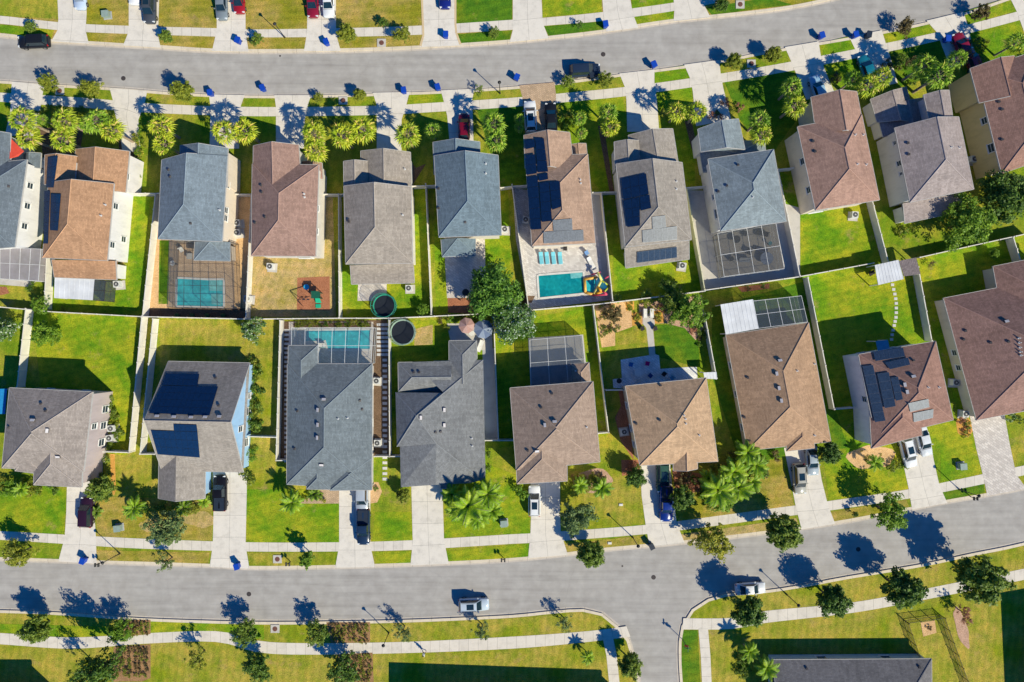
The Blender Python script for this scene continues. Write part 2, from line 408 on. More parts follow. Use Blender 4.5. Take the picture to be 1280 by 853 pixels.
upN, upS, loN, loSL, loSR = [densify(a) for a in (upN, upS, loN, loSL, loSR)]
sheet('street', upN + upS[::-1], -.15, asphalt, 'grey asphalt street along the top')
sheet('street', loN + [(1700,560),(1420,642)] + [p for p in loSR[::-1] if p[0] < 1400] + loSL[::-1], -.146, asphalt, 'grey asphalt street along the bottom with side road')
sheet('verge_lawn', upN + [(1600,-900),(-420,-900)], -.002, lawn_olive, 'olive lawns north of the upper street')
sheet('block_lawn', upS + [(1700,490)] + loN[::-1], -.003, lawn_mix, 'lawns of the housing block between both streets')
sheet('corner_lawn', loSL + [(-420,1200)], -.004, lawn_yel, 'yellow green lawn below the lower street')
sheet('corner_lawn', loSR + [(1700,1200)], -.005, lawn_yel, 'lawn on the right of the side road')
def kerb(pts, side, label): ribbon('kerb', pts, offset_poly(pts, 3.4*side), .012, kerbm, label, thick=.2)
kerb(upN, -1, 'pale kerb on north side of upper street'); kerb(upS, 1, 'pale kerb on south side of upper street')
kerb(loN, -1, 'pale kerb on north side of lower street'); kerb(loSL, 1, 'pale kerb around left corner of side road')
kerb(loSR, 1, 'pale kerb around right corner of side road')
# gutter pans: thin paler strip on the road side
gut = concrete_mat('gutter_concrete', (.55,.49,.43), 3.0, .03)
for pts, sd_ in ((upN,1),(upS,-1),(loN,1),(loSL,-1),(loSR,-1)):
    ribbon('gutter', pts, offset_poly(pts, 2.6*sd_), -.138, gut, 'pale concrete gutter beside the kerb')

def walkway(top, bot, label): 
    t = densify(top); b_ = densify(bot); n = min(len(t), len(b_)); 
    def rs(p, k): return [p[round(i*(len(p)-1)/(k-1))] for i in range(k)]
    ribbon('sidewalk', rs(t, n), rs(b_, n), .012, walk, label)
walkway([(-60,18),(0,20),(100,30),(270,35.5),(320,37),(445,35),(540,31.5),(640,25),(680,22.5),(752,15.5),(842,3.5),(900,-8)],
        [(-60,28),(0,30),(100,40),(270,46),(320,47),(445,46),(540,43),(640,37.5),(680,32.5),(752,26.5),(842,14),(900,3)], 'sidewalk north of the upper street')
walkway([(-60,114),(0,116),(105,122.5),(195,130),(320,134),(470,132.5),(545,128.5),(640,122.5),(722,115),(777,109.5),(860,98.5),(960,82.5),(1060,63.5),(1165,42),(1267,16),(1330,-2)],
        [(-60,125),(0,127.5),(105,135),(195,141.5),(320,145.5),(470,144),(545,140),(640,134),(722,126.5),(777,121),(860,110),(960,94),(1060,75),(1165,53),(1267,27.5),(1330,9)], 'sidewalk south of the upper street')
walkway([(-60,662),(0,664),(80,668.5),(178,673.5),(310,678),(423,678),(515,675.5),(640,668),(662,667),(805,656.5),(905,644),(960,636.5),(1036,626.5),(1135,612),(1228,593),(1290,580)],
        [(-60,673),(0,675),(80,680),(178,686),(310,689.5),(423,689.5),(515,687.5),(640,680),(662,679),(805,668),(905,656),(960,648.5),(1036,638.5),(1135,623.5),(1228,605.5),(1290,592)], 'sidewalk north of the lower street')
walkway([(-60,790),(0,791.5),(89,797),(178,792),(252,789),(285,791),(340,803),(488,803),(640,796),(736,789),(783,783)],
        [(-60,803),(0,805.5),(89,811),(178,805),(252,802),(285,805),(340,817.5),(488,817),(640,811),(736,802.5),(788,796)], 'sidewalk south of the lower street, left')
walkway([(854,773),(915,772.5),(956,764),(1067,753),(1160,735.5),(1280,711),(1340,697)],[(853,787),(915,786.5),(956,779),(1067,766),(1160,749),(1280,725),(1340,711)], 'sidewalk south of the lower street, right')
ribbon('footpath', [(753,796),(758,820),(762,860)], [(766,796),(771,820),(775,860)], .016, walk, 'short footpath at left corner')
ribbon('footpath', [(873,786),(876,820),(878,865)], [(885,786),(888,820),(890,865)], .016, walk, 'short footpath at right corner')

def driveway(l, r, label, m=None, name='driveway', z=.02):
    ribbon(name, l, r, z, m or drive, label)
driveway([(73,-30),(72,0),(73,24),(72,38),(64,52)], [(109,-30),(109,0),(108,24),(107,38),(111,55)], 'driveway at top left')
driveway([(161,-30),(161,0),(161,32),(160,42),(154,57)], [(200,-30),(199,0),(198,32),(197,42),(201,60)], 'driveway at top with black suv')
driveway([(271,-30),(271,0),(271,35),(269,47),(265,64)], [(308,-30),(307,0),(307,35),(308,47),(311,65)], 'driveway at top with two parked cars')
driveway([(384,-30),(384,0),(384,36),(383,46),(380,64)], [(420,-30),(420,0),(420,36),(421,46),(426,64)], 'driveway at top with red and white car')
driveway([(527,-30),(527,0),(528,32),(529,44),(525,59)], [(570,-30),(570,0),(569,30),(570,41),(577,57)], 'driveway at top with blue car')
driveway([(640,-30),(641,0),(641,26),(641,38),(637,53)], [(677,-30),(677,0),(678,22),(680,33),(686,48)], 'driveway at top centre')
driveway([(752,-30),(753,0),(754,15),(756,26),(758,40)], [(787,-30),(788,0),(790,12),(792,20),(798,35)], 'driveway at top right of centre')
driveway([(841,-30),(842,0),(843,12),(842,27)], [(876,-30),(877,0),(881,8),(888,22)], 'driveway at top right')
tanlines = concrete_mat('tan_edge_concrete', (.66,.5,.3))
for l, r in (([(526,-10),(527,20),(528,44),(524,58)],[(528.5,-10),(529.5,20),(530.5,44),(527,58)]), ([(568,-10),(568,30),(569,41),(574,56)],[(570.5,-10),(570.5,30),(571.5,41),(577,56)])):
    driveway(l, r, 'tan border strip of the driveway', tanlines, 'driveway_border', .026)
driveway([(15,102),(14,117),(13,140),(6,170)], [(56,106),(53,120),(50,140),(42,170)], 'driveway of first upper house')
driveway([(137,110),(141,125),(143,139),(150,165),(153,190)], [(184,114),(181,130),(173,150),(174,170),(176,190)], 'driveway of second upper house')
driveway([(261,118),(263,132),(263,150),(262,186)], [(306,119),(301,133),(299,150),(299,186)], 'driveway of third upper house')
driveway([(343,119),(345,134),(345,150),(345,186)], [(389,119),(384,134),(381,150),(380,186)], 'driveway of fourth upper house')
driveway([(466,116),(471,132),(471,150),(471,192)], [(512,115),(508,131),(502,150),(502,192)], 'driveway of fifth upper house')
driveway([(551,113),(555,128),(559,145),(562,178)], [(593,111),(590,127),(591,145),(592,178)], 'driveway of sixth upper house')
driveway([(649,107),(653,122),(655,140),(657,180)], [(693,103),(695,118),(694,140),(697,180)], 'tan paver driveway of seventh upper house', pavers_tan)
driveway([(774,92),(781,109),(783,125),(784,165)], [(818,87),(818,105),(821,125),(824,165)], 'driveway of eighth upper house')
driveway([(855,81),(863,99),(866,115),(870,158)], [(899,75),(901,94),(904,110),(914,150)], 'driveway of ninth upper house')
driveway([(981,59),(988,75),(995,92),(1008,125)], [(1023,52),(1026,70),(1030,85),(1044,118)], 'driveway of tenth upper house')
driveway([(1061,46),(1069,62),(1078,80),(1088,112)], [(1102,38),(1107,54),(1113,72),(1122,104)], 'driveway of eleventh upper house')
driveway([(1158,26),(1172,42),(1178,60),(1188,85)], [(1204,15),(1210,33),(1214,52),(1224,78)], 'driveway of twelfth upper house')
driveway([(1262,-3),(1271,15),(1280,40)], [(1300,-16),(1310,5),(1318,30)], 'driveway at upper right edge')
driveway([(84,600),(83,640),(81,672),(73,702)], [(118,600),(118,640),(120,672),(121,705)], 'driveway of first lower house')
driveway([(266,590),(267,640),(266,682),(262,709)], [(309,590),(308,640),(307,682),(312,711)], 'driveway of blue house')
driveway([(424,606),(424,640),(424,682),(419,710)], [(463,606),(463,640),(463,682),(469,709)], 'driveway of slate roofed lower house')
driveway([(514,600),(515,640),(516,677),(513,707)], [(553,600),(554,640),(555,675),(561,705)], 'driveway of grey roofed lower house')
driveway([(663,595),(664,640),(663,669),(660,698)], [(700,595),(700,640),(701,666),(710,694)], 'driveway of square brown roofed house')
driveway([(800,575),(802,620),(807,656),(812,684)], [(837,572),(840,610),(846,655),(856,679)], 'driveway of pyramid roofed house')
driveway([(980,560),(988,600),(995,635),(1002,662)], [(1020,556),(1027,600),(1035,632),(1044,655)], 'driveway of long brown roofed house')
driveway([(1124,545),(1129,580),(1136,612),(1140,637)], [(1161,540),(1167,575),(1174,606),(1184,629)], 'driveway of white walled solar house')
driveway([(1212,520),(1220,560),(1230,600),(1234,620)], [(1254,510),(1262,555),(1270,593),(1283,611)], 'pale paver driveway at right edge', pavers_light)

# lot lawns of their own colour
def patch(pts, m, label, name='lawn', z=.004): sheet(name, pts, z, m, label)
patch([(-60,-40),(72,-40),(73,24),(0,20),(-60,18)], lawn_mix, 'bright lawn at top left corner')
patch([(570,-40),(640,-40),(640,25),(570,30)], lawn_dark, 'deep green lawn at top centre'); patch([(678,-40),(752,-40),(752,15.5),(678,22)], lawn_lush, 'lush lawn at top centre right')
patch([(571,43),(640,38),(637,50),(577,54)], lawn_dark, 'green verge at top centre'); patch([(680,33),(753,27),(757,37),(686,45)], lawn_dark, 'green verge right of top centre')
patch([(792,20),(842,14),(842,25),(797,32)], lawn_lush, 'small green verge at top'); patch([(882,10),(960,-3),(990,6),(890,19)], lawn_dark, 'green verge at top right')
patch([(789,-10),(842,-10),(842,3),(790,12)], lawn_lush, 'green lawn at top right')
patch([(-60,30),(0,31),(68,37),(64,49),(0,41),(-60,40)], lawn_lush, 'bright verge at top left')
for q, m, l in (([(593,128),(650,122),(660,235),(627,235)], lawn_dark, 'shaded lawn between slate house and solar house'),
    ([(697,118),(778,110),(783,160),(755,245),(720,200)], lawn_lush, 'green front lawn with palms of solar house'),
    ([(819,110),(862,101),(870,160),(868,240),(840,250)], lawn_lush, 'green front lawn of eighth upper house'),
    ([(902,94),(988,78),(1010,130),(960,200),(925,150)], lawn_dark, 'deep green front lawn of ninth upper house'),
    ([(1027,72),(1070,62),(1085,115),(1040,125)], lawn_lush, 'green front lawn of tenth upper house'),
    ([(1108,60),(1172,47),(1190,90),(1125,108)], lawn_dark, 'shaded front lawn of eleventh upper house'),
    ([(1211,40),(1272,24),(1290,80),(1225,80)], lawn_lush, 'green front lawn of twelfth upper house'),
    ([(1103,40),(1158,28),(1166,41),(1110,54)], lawn_lush, 'green verge near upper right'), ([(1204,15),(1258,-2),(1266,14),(1210,31)], lawn_lush, 'green verge at upper right corner'),
    ([(1024,54),(1060,46),(1068,61),(1030,70)], lawn_lush, 'green verge with wedge shape at upper right'), ([(815,88),(855,82),(862,97),(819,104)], lawn_lush, 'green verge between eighth and ninth driveways'),
    ([(512,118),(551,116),(555,128),(509,132)], lawn_lush, 'green verge between fifth and sixth driveways'),
    ([(973,215),(1091,252),(1107,330),(1000,346)], lawn_lush, 'back lawn of tenth upper house'),
    ([(1000,345),(1147,326),(1180,560),(1060,570),(1030,500)], lawn_lush, 'back lawn of white walled solar house'),
    ([(1147,326),(1290,292),(1290,420),(1200,520),(1170,430)], lawn_lush, 'back lawn of large maroon roofed house'),
    ([(766,305),(881,300),(881,363),(768,378)], lawn_lush, 'back lawn of eighth upper house'),
    ([(427,238),(532,232),(539,394),(427,397)], lawn_lush, 'back lawn of fifth upper house'),
    ([(542,236),(635,234),(640,390),(545,394)], lawn_lush, 'back lawn of slate roofed upper house'),
    ([(316,245),(416,245),(420,396),(312,396)], lawn_dry, 'dry patchy back lawn of reddish brown house'),
    ([(62,243),(188,243),(177,394),(58,388)], lawn_lush, 'back lawn of orange brown house'),
    ([(200,400),(349,402),(346,575),(330,690),(308,680),(200,560)], lawn_yel, 'side lawn of blue house'),
    ([(40,392),(176,398),(160,566),(128,640),(60,560)], lawn_lush, 'back lawn of first lower house'),
    ([(486,402),(610,398),(620,550),(487,572)], lawn_lush, 'back lawn of grey roofed lower house'),
    ([(619,405),(741,384),(760,545),(625,560)], lawn_lush, 'back lawn of square brown roofed house'),
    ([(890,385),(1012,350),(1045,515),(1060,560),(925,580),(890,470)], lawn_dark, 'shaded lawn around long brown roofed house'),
    ([(469,640),(514,640),(516,677),(465,678)], lawn_lush, 'narrow front lawn between lower driveways'), ([(308,612),(424,612),(424,678),(308,678)], lawn_lush, 'front lawn of slate roofed lower house'),
    ([(555,560),(662,600),(662,667),(556,672)], lawn_lush, 'front lawn of grey roofed lower house'), ([(701,590),(800,585),(806,655),(702,665)], lawn_yel, 'front lawn of square brown roofed house'),
    ([(1029,570),(1127,560),(1135,611),(1036,626)], lawn_lush, 'front lawn of white walled solar house'), ([(1175,525),(1218,522),(1229,592),(1176,605)], lawn_lush, 'front lawn beside pale paver driveway'),
    ([(1137,617),(1229,601),(1231,616),(1142,632)], lawn_dark, 'verge beside pale paver driveway'), ([(845,580),(978,575),(993,632),(848,655)], lawn_olive, 'front lawn of pyramid roofed house'),
    ([(845,669),(995,648),(1000,659),(856,678)], lawn_dry, 'dry brown verge by lower street'), ([(1038,640),(1133,625),(1137,636),(1043,653)], lawn_olive, 'olive verge by lower street'),
    ([(469,690),(514,689),(513,706),(470,707)], lawn_lush, 'green verge between lower driveways'), ([(310,691),(420,691),(418,708),(312,709)], lawn_yel, 'yellowish verge by lower street'),
    ([(120,688),(262,691),(260,707),(121,703)], lawn_olive, 'olive verge at lower left'), ([(120,620),(265,625),(265,676),(121,671)], lawn_olive, 'olive front lawn at lower left'),
    ([(0,600),(82,612),(80,668),(0,664)], lawn_lush, 'bright front lawn at lower left corner'), ([(120,565),(200,575),(200,620),(121,620)], lawn_yel, 'side strip of lawn at lower left'),
    ([(702,681),(806,669),(812,681),(708,692)], lawn_olive, 'olive verge in the middle of lower street'), ([(557,689),(661,680),(660,697),(561,703)], lawn_lush, 'green verge left of middle'),
    ([(853,788),(872,788),(876,860),(851,860)], lawn_dark, 'narrow green strip beside side road'), 
    ([(0,780),(120,783),(250,786),(250,789),(178,792),(89,797),(0,791)], lawn_lush, 'verge strip at lower left'), ([(183,776),(330,781),(330,800),(285,791),(252,789),(183,792)], lawn_lush, 'verge strip between mulch beds'),
    ([(465,779),(640,773),(728,766),(755,775),(736,789),(640,796),(465,803)], lawn_yel, 'verge strip left of side road')):
    patch(q, m, l)
# beds and yards
def bed(pts, m, label, name='garden_bed', z=.008): sheet(name, pts, z, m, label)
def blob(c, rx, ry, m, label, name='garden_bed', z=.01, rot=0, n=22):
    ph = rnd.random()*6; pts = []
    for i in range(n):
        t = 2*math.pi*i/n; k = 1+.13*math.sin(2*t+ph)+.08*math.sin(5*t+ph*2); x = rx*k*math.cos(t); y = ry*k*math.sin(t)
        pts.append((c[0]+x*math.cos(rot)-y*math.sin(rot), c[1]+x*math.sin(rot)+y*math.cos(rot)))
    sheet(name, pts[::-1], z, m, label)
bed([M(505,588),M(635,590),M(635,650),M(520,662)], mulch_bed, 'orange mulch bed by the kerb'); bed([M(480,705),M(635,693),M(635,835),M(600,850),M(470,850)], mulch_bed, 'red mulch bed below the sidewalk')
bed([N(330,600),N(515,600),N(515,685),N(350,688)], mulch_bed, 'planted mulch bed by the kerb'); bed([N(380,735),N(525,728),N(530,853),N(380,853)], mulch_bed, 'planted red mulch bed below the sidewalk')
bed([E(700,425),E(760,270),E(760,480),E(1090,480),E(1090,270),E(1165,275),E(1150,845),E(665,835)], tan_stone, 'tan gravel yard around caged pool')
bed([E(740,485),E(790,485),E(780,780),E(735,780)], lawn_dark, 'narrow grass strip beside caged pool', 'lawn', .014)
bed([E(668,800),E(1145,800),E(1145,848),E(662,836)], mulch_brn, 'brown mulch strip behind caged pool', z=.016)
bed([P3(170,80),P3(800,80),P3(800,745),P3(165,735)], pavers_tan, 'tan pool deck inside the cage', 'pool_deck', .02)
bed([PP(655,250),PP(1025,235),PP(1028,625),PP(650,620)], mulch_red, 'red rubber mulch play area')
bed([F(548,683),F(680,683),F(680,765),F(545,765)], pavers_light, 'small patio behind fifth house', 'patio')
bed([F(945,480),F(1135,480),F(1140,750),F(960,752)], pavers_light, 'patio behind slate roofed house', 'patio'); bed([F(962,752),F(1115,752),F(1118,828),F(965,820)], mulch_red, 'red mulch square behind the patio')
bed([(641,236),(752,245),(765,375),(661,387),(645,300)], pavers_grey, 'grey paver pool deck of the solar house', 'pool_deck')
bed([(860,238),(925,240),(1000,260),(1000,345),(881,362)], slab, 'wide concrete slab around screened lanai', 'patio')
bed([(350,402),(484,400),(487,570),(470,571),(346,574)], mulch_brn, 'brown side yard around the long pool')
bed([PL3(150,160),PL3(900,160),PL3(900,210),PL3(880,560),PL3(150,560)], pavers_light, 'pool deck of the long pool', 'pool_deck', .014); bed([PL3(190,165),PL3(880,165),PL3(880,208),PL3(190,208)], mulch_brn, 'planting strip behind the long pool', z=.018)
bed([J(1000,190),J(1048,190),J(1068,580),J(1008,580)], slab_grey, 'concrete side strip of grey roofed house', 'patio'); bed([PT(560,310),PT(880,310),PT(885,500),PT(600,500)], slab, 'corner patio under umbrellas', 'patio')
bed([PT(330,350),PT(460,320),PT(460,460),PT(330,465)], lawn_dry, 'dry ring of grass beside trampoline', 'lawn')
bed([K(205,180),K(440,165),K(460,370),K(215,380)], slab, 'slab inside screened lanai', 'patio')
bed([PG(20,140),PG(320,110),PG(330,320),PG(190,370),PG(190,475),PG(80,490)], tan_stone, 'tan gravel garden'); bed([PG(190,370),PG(450,320),PG(465,450),PG(190,470)], lawn_yel, 'small square of lawn in the garden', 'lawn', .012)
bed([PG(510,305),PG(740,300),PG(870,430),PG(880,580),PG(860,650),PG(520,560)], lawn_dark, 'round green lawn in the garden', 'lawn', .006)
bed([PG(385,130),PG(900,60),PG(930,300),PG(850,430),PG(760,330),PG(600,290),PG(385,300)], mulch_pink, 'pinkish gravel under garden tree')
for a in ([PG(270,120),PG(345,110),PG(345,180),PG(280,190)], [PG(325,205),PG(405,200),PG(410,305),PG(330,312)], [PG(505,190),PG(575,185),PG(598,285),PG(515,295)]):
    bed(a, mulch_or, 'orange mulch square bed in garden', z=.02)
ribbon('garden_path', [PG(412,180),PG(420,300),PG(445,330),PG(470,560)], [PG(520,175),PG(520,290),PG(500,330),PG(520,550)], .018, slab, 'white garden path')
bed([PG(235,590),PG(520,545),PG(550,555),PG(560,665),PG(780,650),PG(860,650),PG(865,740),PG(300,830),PG(175,820),PG(170,750),PG(245,740)], pavers_pale, 'paved patio behind pyramid roofed house', 'patio', .016)
bed([K(590,405),K(625,400),K(655,700),K(600,620),K(575,520),K(600,470)], mulch_red, 'red mulch strip beside pyramid roofed house')
for a, m_, l in (([R(545,60),R(640,60),R(640,130),R(550,140)], mulch_red, 'red mulch bed at house corner'),
    ([R(800,110),R(960,130),R(990,200),R(820,220)], mulch_red, 'red mulch bed in front of pyramid roofed house'), ([N(300,42),N(385,42),N(385,100),N(215,100)], pavers_tan, 'tan entry walk of slate roofed lower house'),
    ([N(515,10),N(550,10),N(565,50),N(545,95),N(515,100)], tan_stone, 'rounded tan bed beside driveway'), 
    ([A(590,640),A(690,560),A(700,850),A(600,850)], mulch_brn, 'shrub strip beside driveway'), ([A(200,640),A(420,640),A(400,760),A(220,850)], mulch_brn, 'dark bed under palms'),
    ([K(160,0),K(130,30),K(220,30),K(235,0)], mulch_brn, 'dark bed by fence'), ([Q(690,620),Q(745,612),Q(752,660),Q(700,675)], tan_stone, 'pale round corner bed with plant'),
    ([L(115,80),L(225,68),L(225,85),L(130,97)], mulch_red, 'low planter bed by rear fence'),
    ([B(800,840),B(850,820),(515,233),(512,200)], mulch_brn, 'dark side bed'), ([G(400,60),G(425,60),G(470,340),G(450,340)], mulch_brn, 'curved side bed beside taupe solar house'),
    ([G(770,40),G(800,40),G(830,180),G(800,160)], mulch_brn, 'curved bed beside ninth house'), ([G(380,345),G(412,345),G(455,800),G(430,800)], slab_grey, 'grey strip along fence'),
    ([E(0,660),E(185,665),E(130,700),E(0,690)], slab, 'light strip behind first house'), ([E(0,700),E(30,700),E(45,730),E(0,740)], mulch_red, 'red ring bed'),
    ([M(470,10),M(485,0),M(485,60),M(465,80)], mulch_or, 'thin orange strip of bare soil'), ([I(470,640),I(490,640),I(495,800),I(475,800)], mulch_or, 'thin bare soil path')):
    bed(a, m_, l, z=.01)
blob(L(575,665), 27, 16, tan_stone, 'pale gravel bed with small palm'); blob(L(897,560), 10, 14, mulch_or, 'orange bed with plants beside paver driveway')
blob(K(480,790), 26, 14, mulch_pink, 'pink gravel bed in front of square brown roofed house'); blob(M(840,165), 20, 11, lawn_dry, 'dry patch of lawn in front of blue house')
blob(Q(850,640), 7, 26, mulch_pink, 'bare pinkish soil strip', rot=-.35); blob(M(640,190), 14, 9, lawn_dry, 'dry patch of lawn by willowy tree'); 

bed([P9(245,290),P9(905,170),P9(1000,690),P9(320,780)], plain('lanai_floor_tan', (.40,.36,.32), .8), 'tan lanai floor', 'patio', .02)
# caged long pool side stepping slabs
stone = plain('stepping_stone', (.62,.60,.58), .8)
def stones(tl, pts, sx, sy, label, group):
    for i, p in enumerate(pts):
        mb = MB(); c = W(tl(*p)); mb.box((0,0,.03), (sx, sy, .05)); o = mb.build('stepping_stone', stone); o.location = c
        tag(o, label, 'stepping stone', group)
lst = [PL3]
stones(PL3, [(x, y) for y in range(185, 480, 38) for x in (948, 986, 1022)], .58, .40, 'small square white slab in the checker beside the long pool', 'checker slabs right of the long pool')
stones(PL3, [(x, y) for y in range(500, 1600, 48) for x in (1003,)], .72, .42, 'small white slab in the row right of slate roofed lower house', 'row of slabs right of slate roofed lower house')
stones(PL3, [(x, y) for y in range(235, 580, 40) for x in (124, 152)], .5, .36, 'small white slab in the double row left of the pool cage', 'slabs left of the pool cage')
stones(PL3, [(128, y) for y in range(600, 1400, 42)], .6, .36, 'small white slab in the row left of slate roofed lower house', 'row of slabs left of slate roofed lower house')
stones(L, [(648,72),(652,88),(656,104),(659,120),(661,136),(661,152),(661,168),(660,184),(657,198),(654,212),(650,228),(647,244),(645,260)], .5, .42, 'round pale stepping stone crossing the back lawn to the white shed', 'stepping stones across the back lawn')
# ---------------------------------------------------------------- houses
fascia_m = plain('fascia_paint', (.50,.48,.46), .6)
glass = plain('window_glass', (.03,.05,.07), .08, 0, .3, 1, .6)
white_trim = plain('white_trim', (.78,.77,.74), .5); dark_metal = plain('dark_metal', (.03,.03,.035), .5)
garage_white = plain('garage_door_white', (.72,.70,.66), .55); door_mat = plain('front_door_brown', (.16,.08,.05), .5)
vent_dark = plain('roof_vent_dark', (.09,.08,.08), .5); vent_lt = plain('roof_vent_light', (.62,.58,.58), .5); pipe_m = plain('vent_pipe_pale', (.6,.6,.6), .6)
solar_b = solar_mat('solar_glass_navy', (.005,.018,.055), .2); solar_s = solar_mat('solar_glass_blue', (.03,.05,.085), .22); solar_g = solar_mat('solar_glass_pale', (.105,.115,.13), .4)
alum = plain('solar_frame', (.25,.27,.30), .4, .5); navy_fr = plain('solar_frame_dark', (.012,.02,.04), .4)

def centroid(q): return sum(q, Vector((0,0,0)))/len(q)
def hip_faces(q, ze, axis, hips, pitch, r=.5, top=None):
    """q: TL TR BR BL world corners at z=ze -> roof verts, faces, gable wall faces"""
    TL, TR, BR, BL = [Vector((a.x, a.y, ze)) for a in q]
    if axis == 'v': a0, a1, b0, b1 = TL, TR, BL, BR       # ends: top edge, bottom edge
    else: a0, a1, b0, b1 = BL, TL, BR, TR                 # ends: left edge, right edge
    hw = ((a1-a0).length + (b1-b0).length)/4
    e0 = a0.lerp(a1, r); e1 = b0.lerp(b1, r); d = (e1-e0); ln = d.length; d.normalize()
    hz = top if top is not None else hw*pitch
    s0 = hw*hips[0]; s1 = hw*hips[1]
    if s0+s1 > ln*.98: f = ln*.98/(s0+s1); s0 *= f; s1 *= f
    r0 = e0+d*s0; r1 = e1-d*s1; r0.z = r1.z = ze+hz
    V_ = [a0, a1, b1, b0, r0, r1]; F_ = [(1,2,5,4), (3,0,4,5)]; gab = []
    if hips[0]: F_.append((0,1,4))
    else: gab.append((0,1,4))
    if hips[1]: F_.append((2,3,5))
    else: gab.append((2,3,5))
    return V_, F_, gab
def shed_faces(q, ze, rise):
    TL, TR, BR, BL = [Vector((a.x, a.y, ze)) for a in q]; TL.z = TR.z = ze+rise
    return [TL, TR, BR, BL], [(0,3,2,1)], []
def up(vs, f):
    n = (vs[f[1]]-vs[f[0]]).cross(vs[f[2]]-vs[f[0]]); return f if n.z > 0 else f[::-1]

class House:
    def __init__(s, label, roof, wall, cat='house'):
        s.label = label; s.roof = roof_mat('roof_shingles', roof); s.wall = stucco('stucco_wall', wall)
        s.rb = MB(); s.wb = MB(); s.fb = MB(); s.cb = MB(); s.blocks = []; s.cap = plain('ridge_cap', sc(roof, 1.22), .9)
        s.n = 0; s.root = None; s.cat = cat; s.fe = []
    def block(s, tl, c, ze=5.6, axis='v', hips=(0,1), pitch=.5, r=.5, shed=None, top=None, over=.38, cap=True, walls=True):
        s.n += 1; ze += s.n*.004
        q = [W(tl(*p), ze) for p in c]
        if shed is not None: vs, fs, gab = shed_faces(q, ze, shed)
        else: vs, fs, gab = hip_faces(q, ze, axis, hips, pitch, r, top)
        s.rb.add(vs, [up(vs, f) for f in fs])
        # underside
        s.rb.add([Vector((a.x, a.y, ze-.02)) for a in q], [(0,1,2,3) if (q[1]-q[0]).cross(q[2]-q[0]).z < 0 else (3,2,1,0)])
        # fascia strips along the eaves and rakes
        edges = []
        if shed is not None: edges = [(0,1),(1,2),(2,3),(3,0)]
        else:
            edges = [(1,2),(3,0)]
            edges += [(0,1)] if hips[0] else [(0,4),(4,1)]
            edges += [(2,3)] if hips[1] else [(2,5),(5,3)]
        c0 = centroid(q)
        for i, j in edges:
            a, b_ = vs[i], vs[j]; t = b_-a; nrm = Vector((t.y, -t.x, 0))
            if nrm.length < 1e-4: continue
            nrm.normalize()
            if nrm.dot((a+b_)/2-Vector((c0.x, c0.y, 0))) < 0: nrm = -nrm
            s.fe.append((a.copy(), b_.copy(), nrm))
        if cap and shed is None:
            rid = [(4,5)] + ([(0,4),(1,4)] if hips[0] else []) + ([(2,5),(3,5)] if hips[1] else [])
            for i, j in rid:
                a, b_ = vs[i], vs[j]
                if (b_-a).length > .3: s.cb.tube(a+Vector((0,0,.01)), b_+Vector((0,0,.01)), .07, .07, 5)
        if walls:
            # walls inset by the overhang
            w_ = []
            for i in range(4):
                p, a, n = q[i], q[i-1], q[(i+1)%4]
                d1 = (a-p); d2 = (n-p); d1.z = d2.z = 0
                w_.append(p + d1.normalized()*(over+s.n*.003) + d2.normalized()*(over+s.n*.003))
            if (w_[1]-w_[0]).cross(w_[2]-w_[0]).z < 0: wl = w_[::-1]
            else: wl = w_
            s.wb.prism([(a.x, a.y) for a in wl], 0, ze-.02)
            for g in gab:
                cc = centroid([vs[k] for k in g]); ins = (Vector((c0.x, c0.y, 0))-Vector((cc.x, cc.y, 0))).normalized()*over
                t = [vs[k]+ins for k in g]; t[0] = t[0].lerp(t[1], .03); t[1] = t[1].lerp(t[0], .03); t[2] = t[2]-Vector((0,0,.05))
                s.wb.add(t, [(0,1,2),(2,1,0)][:1])
            s.blocks.append((w_, ze))
        else: s.blocks.append((q, ze))
        return s
    def faces(s, tl, vz, fs, capedges=()):
        vs = [W(tl(x, y), z) for x, y, z in vz]; s.rb.add(vs, [up(vs, f) for f in fs])
        for i, j in capedges: s.cb.tube(vs[i], vs[j], .07, .07, 5)
    def finish(s, name='house'):
        c = centroid(s.blocks[0][0]); s.loc = Vector((c.x, c.y, 0))
        s.root = empty(name, s.loc, s.label, s.cat)
        s.ro = s.rb.build('roof', s.roof, s.root, s.loc, slopeuv=True)
        s.bvh = BVHTree.FromPolygons([tuple(a) for a in s.rb.v], s.rb.f)
        for a, b_, nrm in s.fe:
            k = max(1, int((b_-a).length/.45)); o = nrm*.055; dz = Vector((0,0,.2)); u = Vector((0,0,.01)); run = None
            for i in range(k+1):
                ok = False
                if i < k:
                    m_ = a.lerp(b_, (i+.5)/k) + nrm*.14; h_ = s.bvh.ray_cast(m_+Vector((0,0,6)), Vector((0,0,-1)))
                    ok = h_[0] is None or h_[0].z < m_.z-.22
                if ok and run is None: run = i
                if not ok and run is not None:
                    p, q_ = a.lerp(b_, run/k), a.lerp(b_, i/k); run = None
                    s.fb.add([p+u, q_+u, q_+o+u, p+o+u, p-dz, q_-dz, q_+o-dz, p+o-dz], [(0,1,2,3),(3,2,6,7),(7,6,5,4),(0,3,7,4),(1,5,6,2)])
        s.wb.build('wall', s.wall, s.root, s.loc); s.fb.build('fascia', fascia_m, s.root, s.loc)
        if s.cb.v: s.cb.build('ridge_cap', s.cap, s.ro, s.loc)
        s.bvh = BVHTree.FromPolygons([tuple(a) for a in s.rb.v], s.rb.f); return s
    def hit(s, p):
        d = (W(p) - Vector((0,0,CAM))).normalized(); h = s.bvh.ray_cast(Vector((0,0,CAM)), d)
        return (h[0], h[1] if h[1].z > 0 else -h[1]) if h[0] else (None, None)
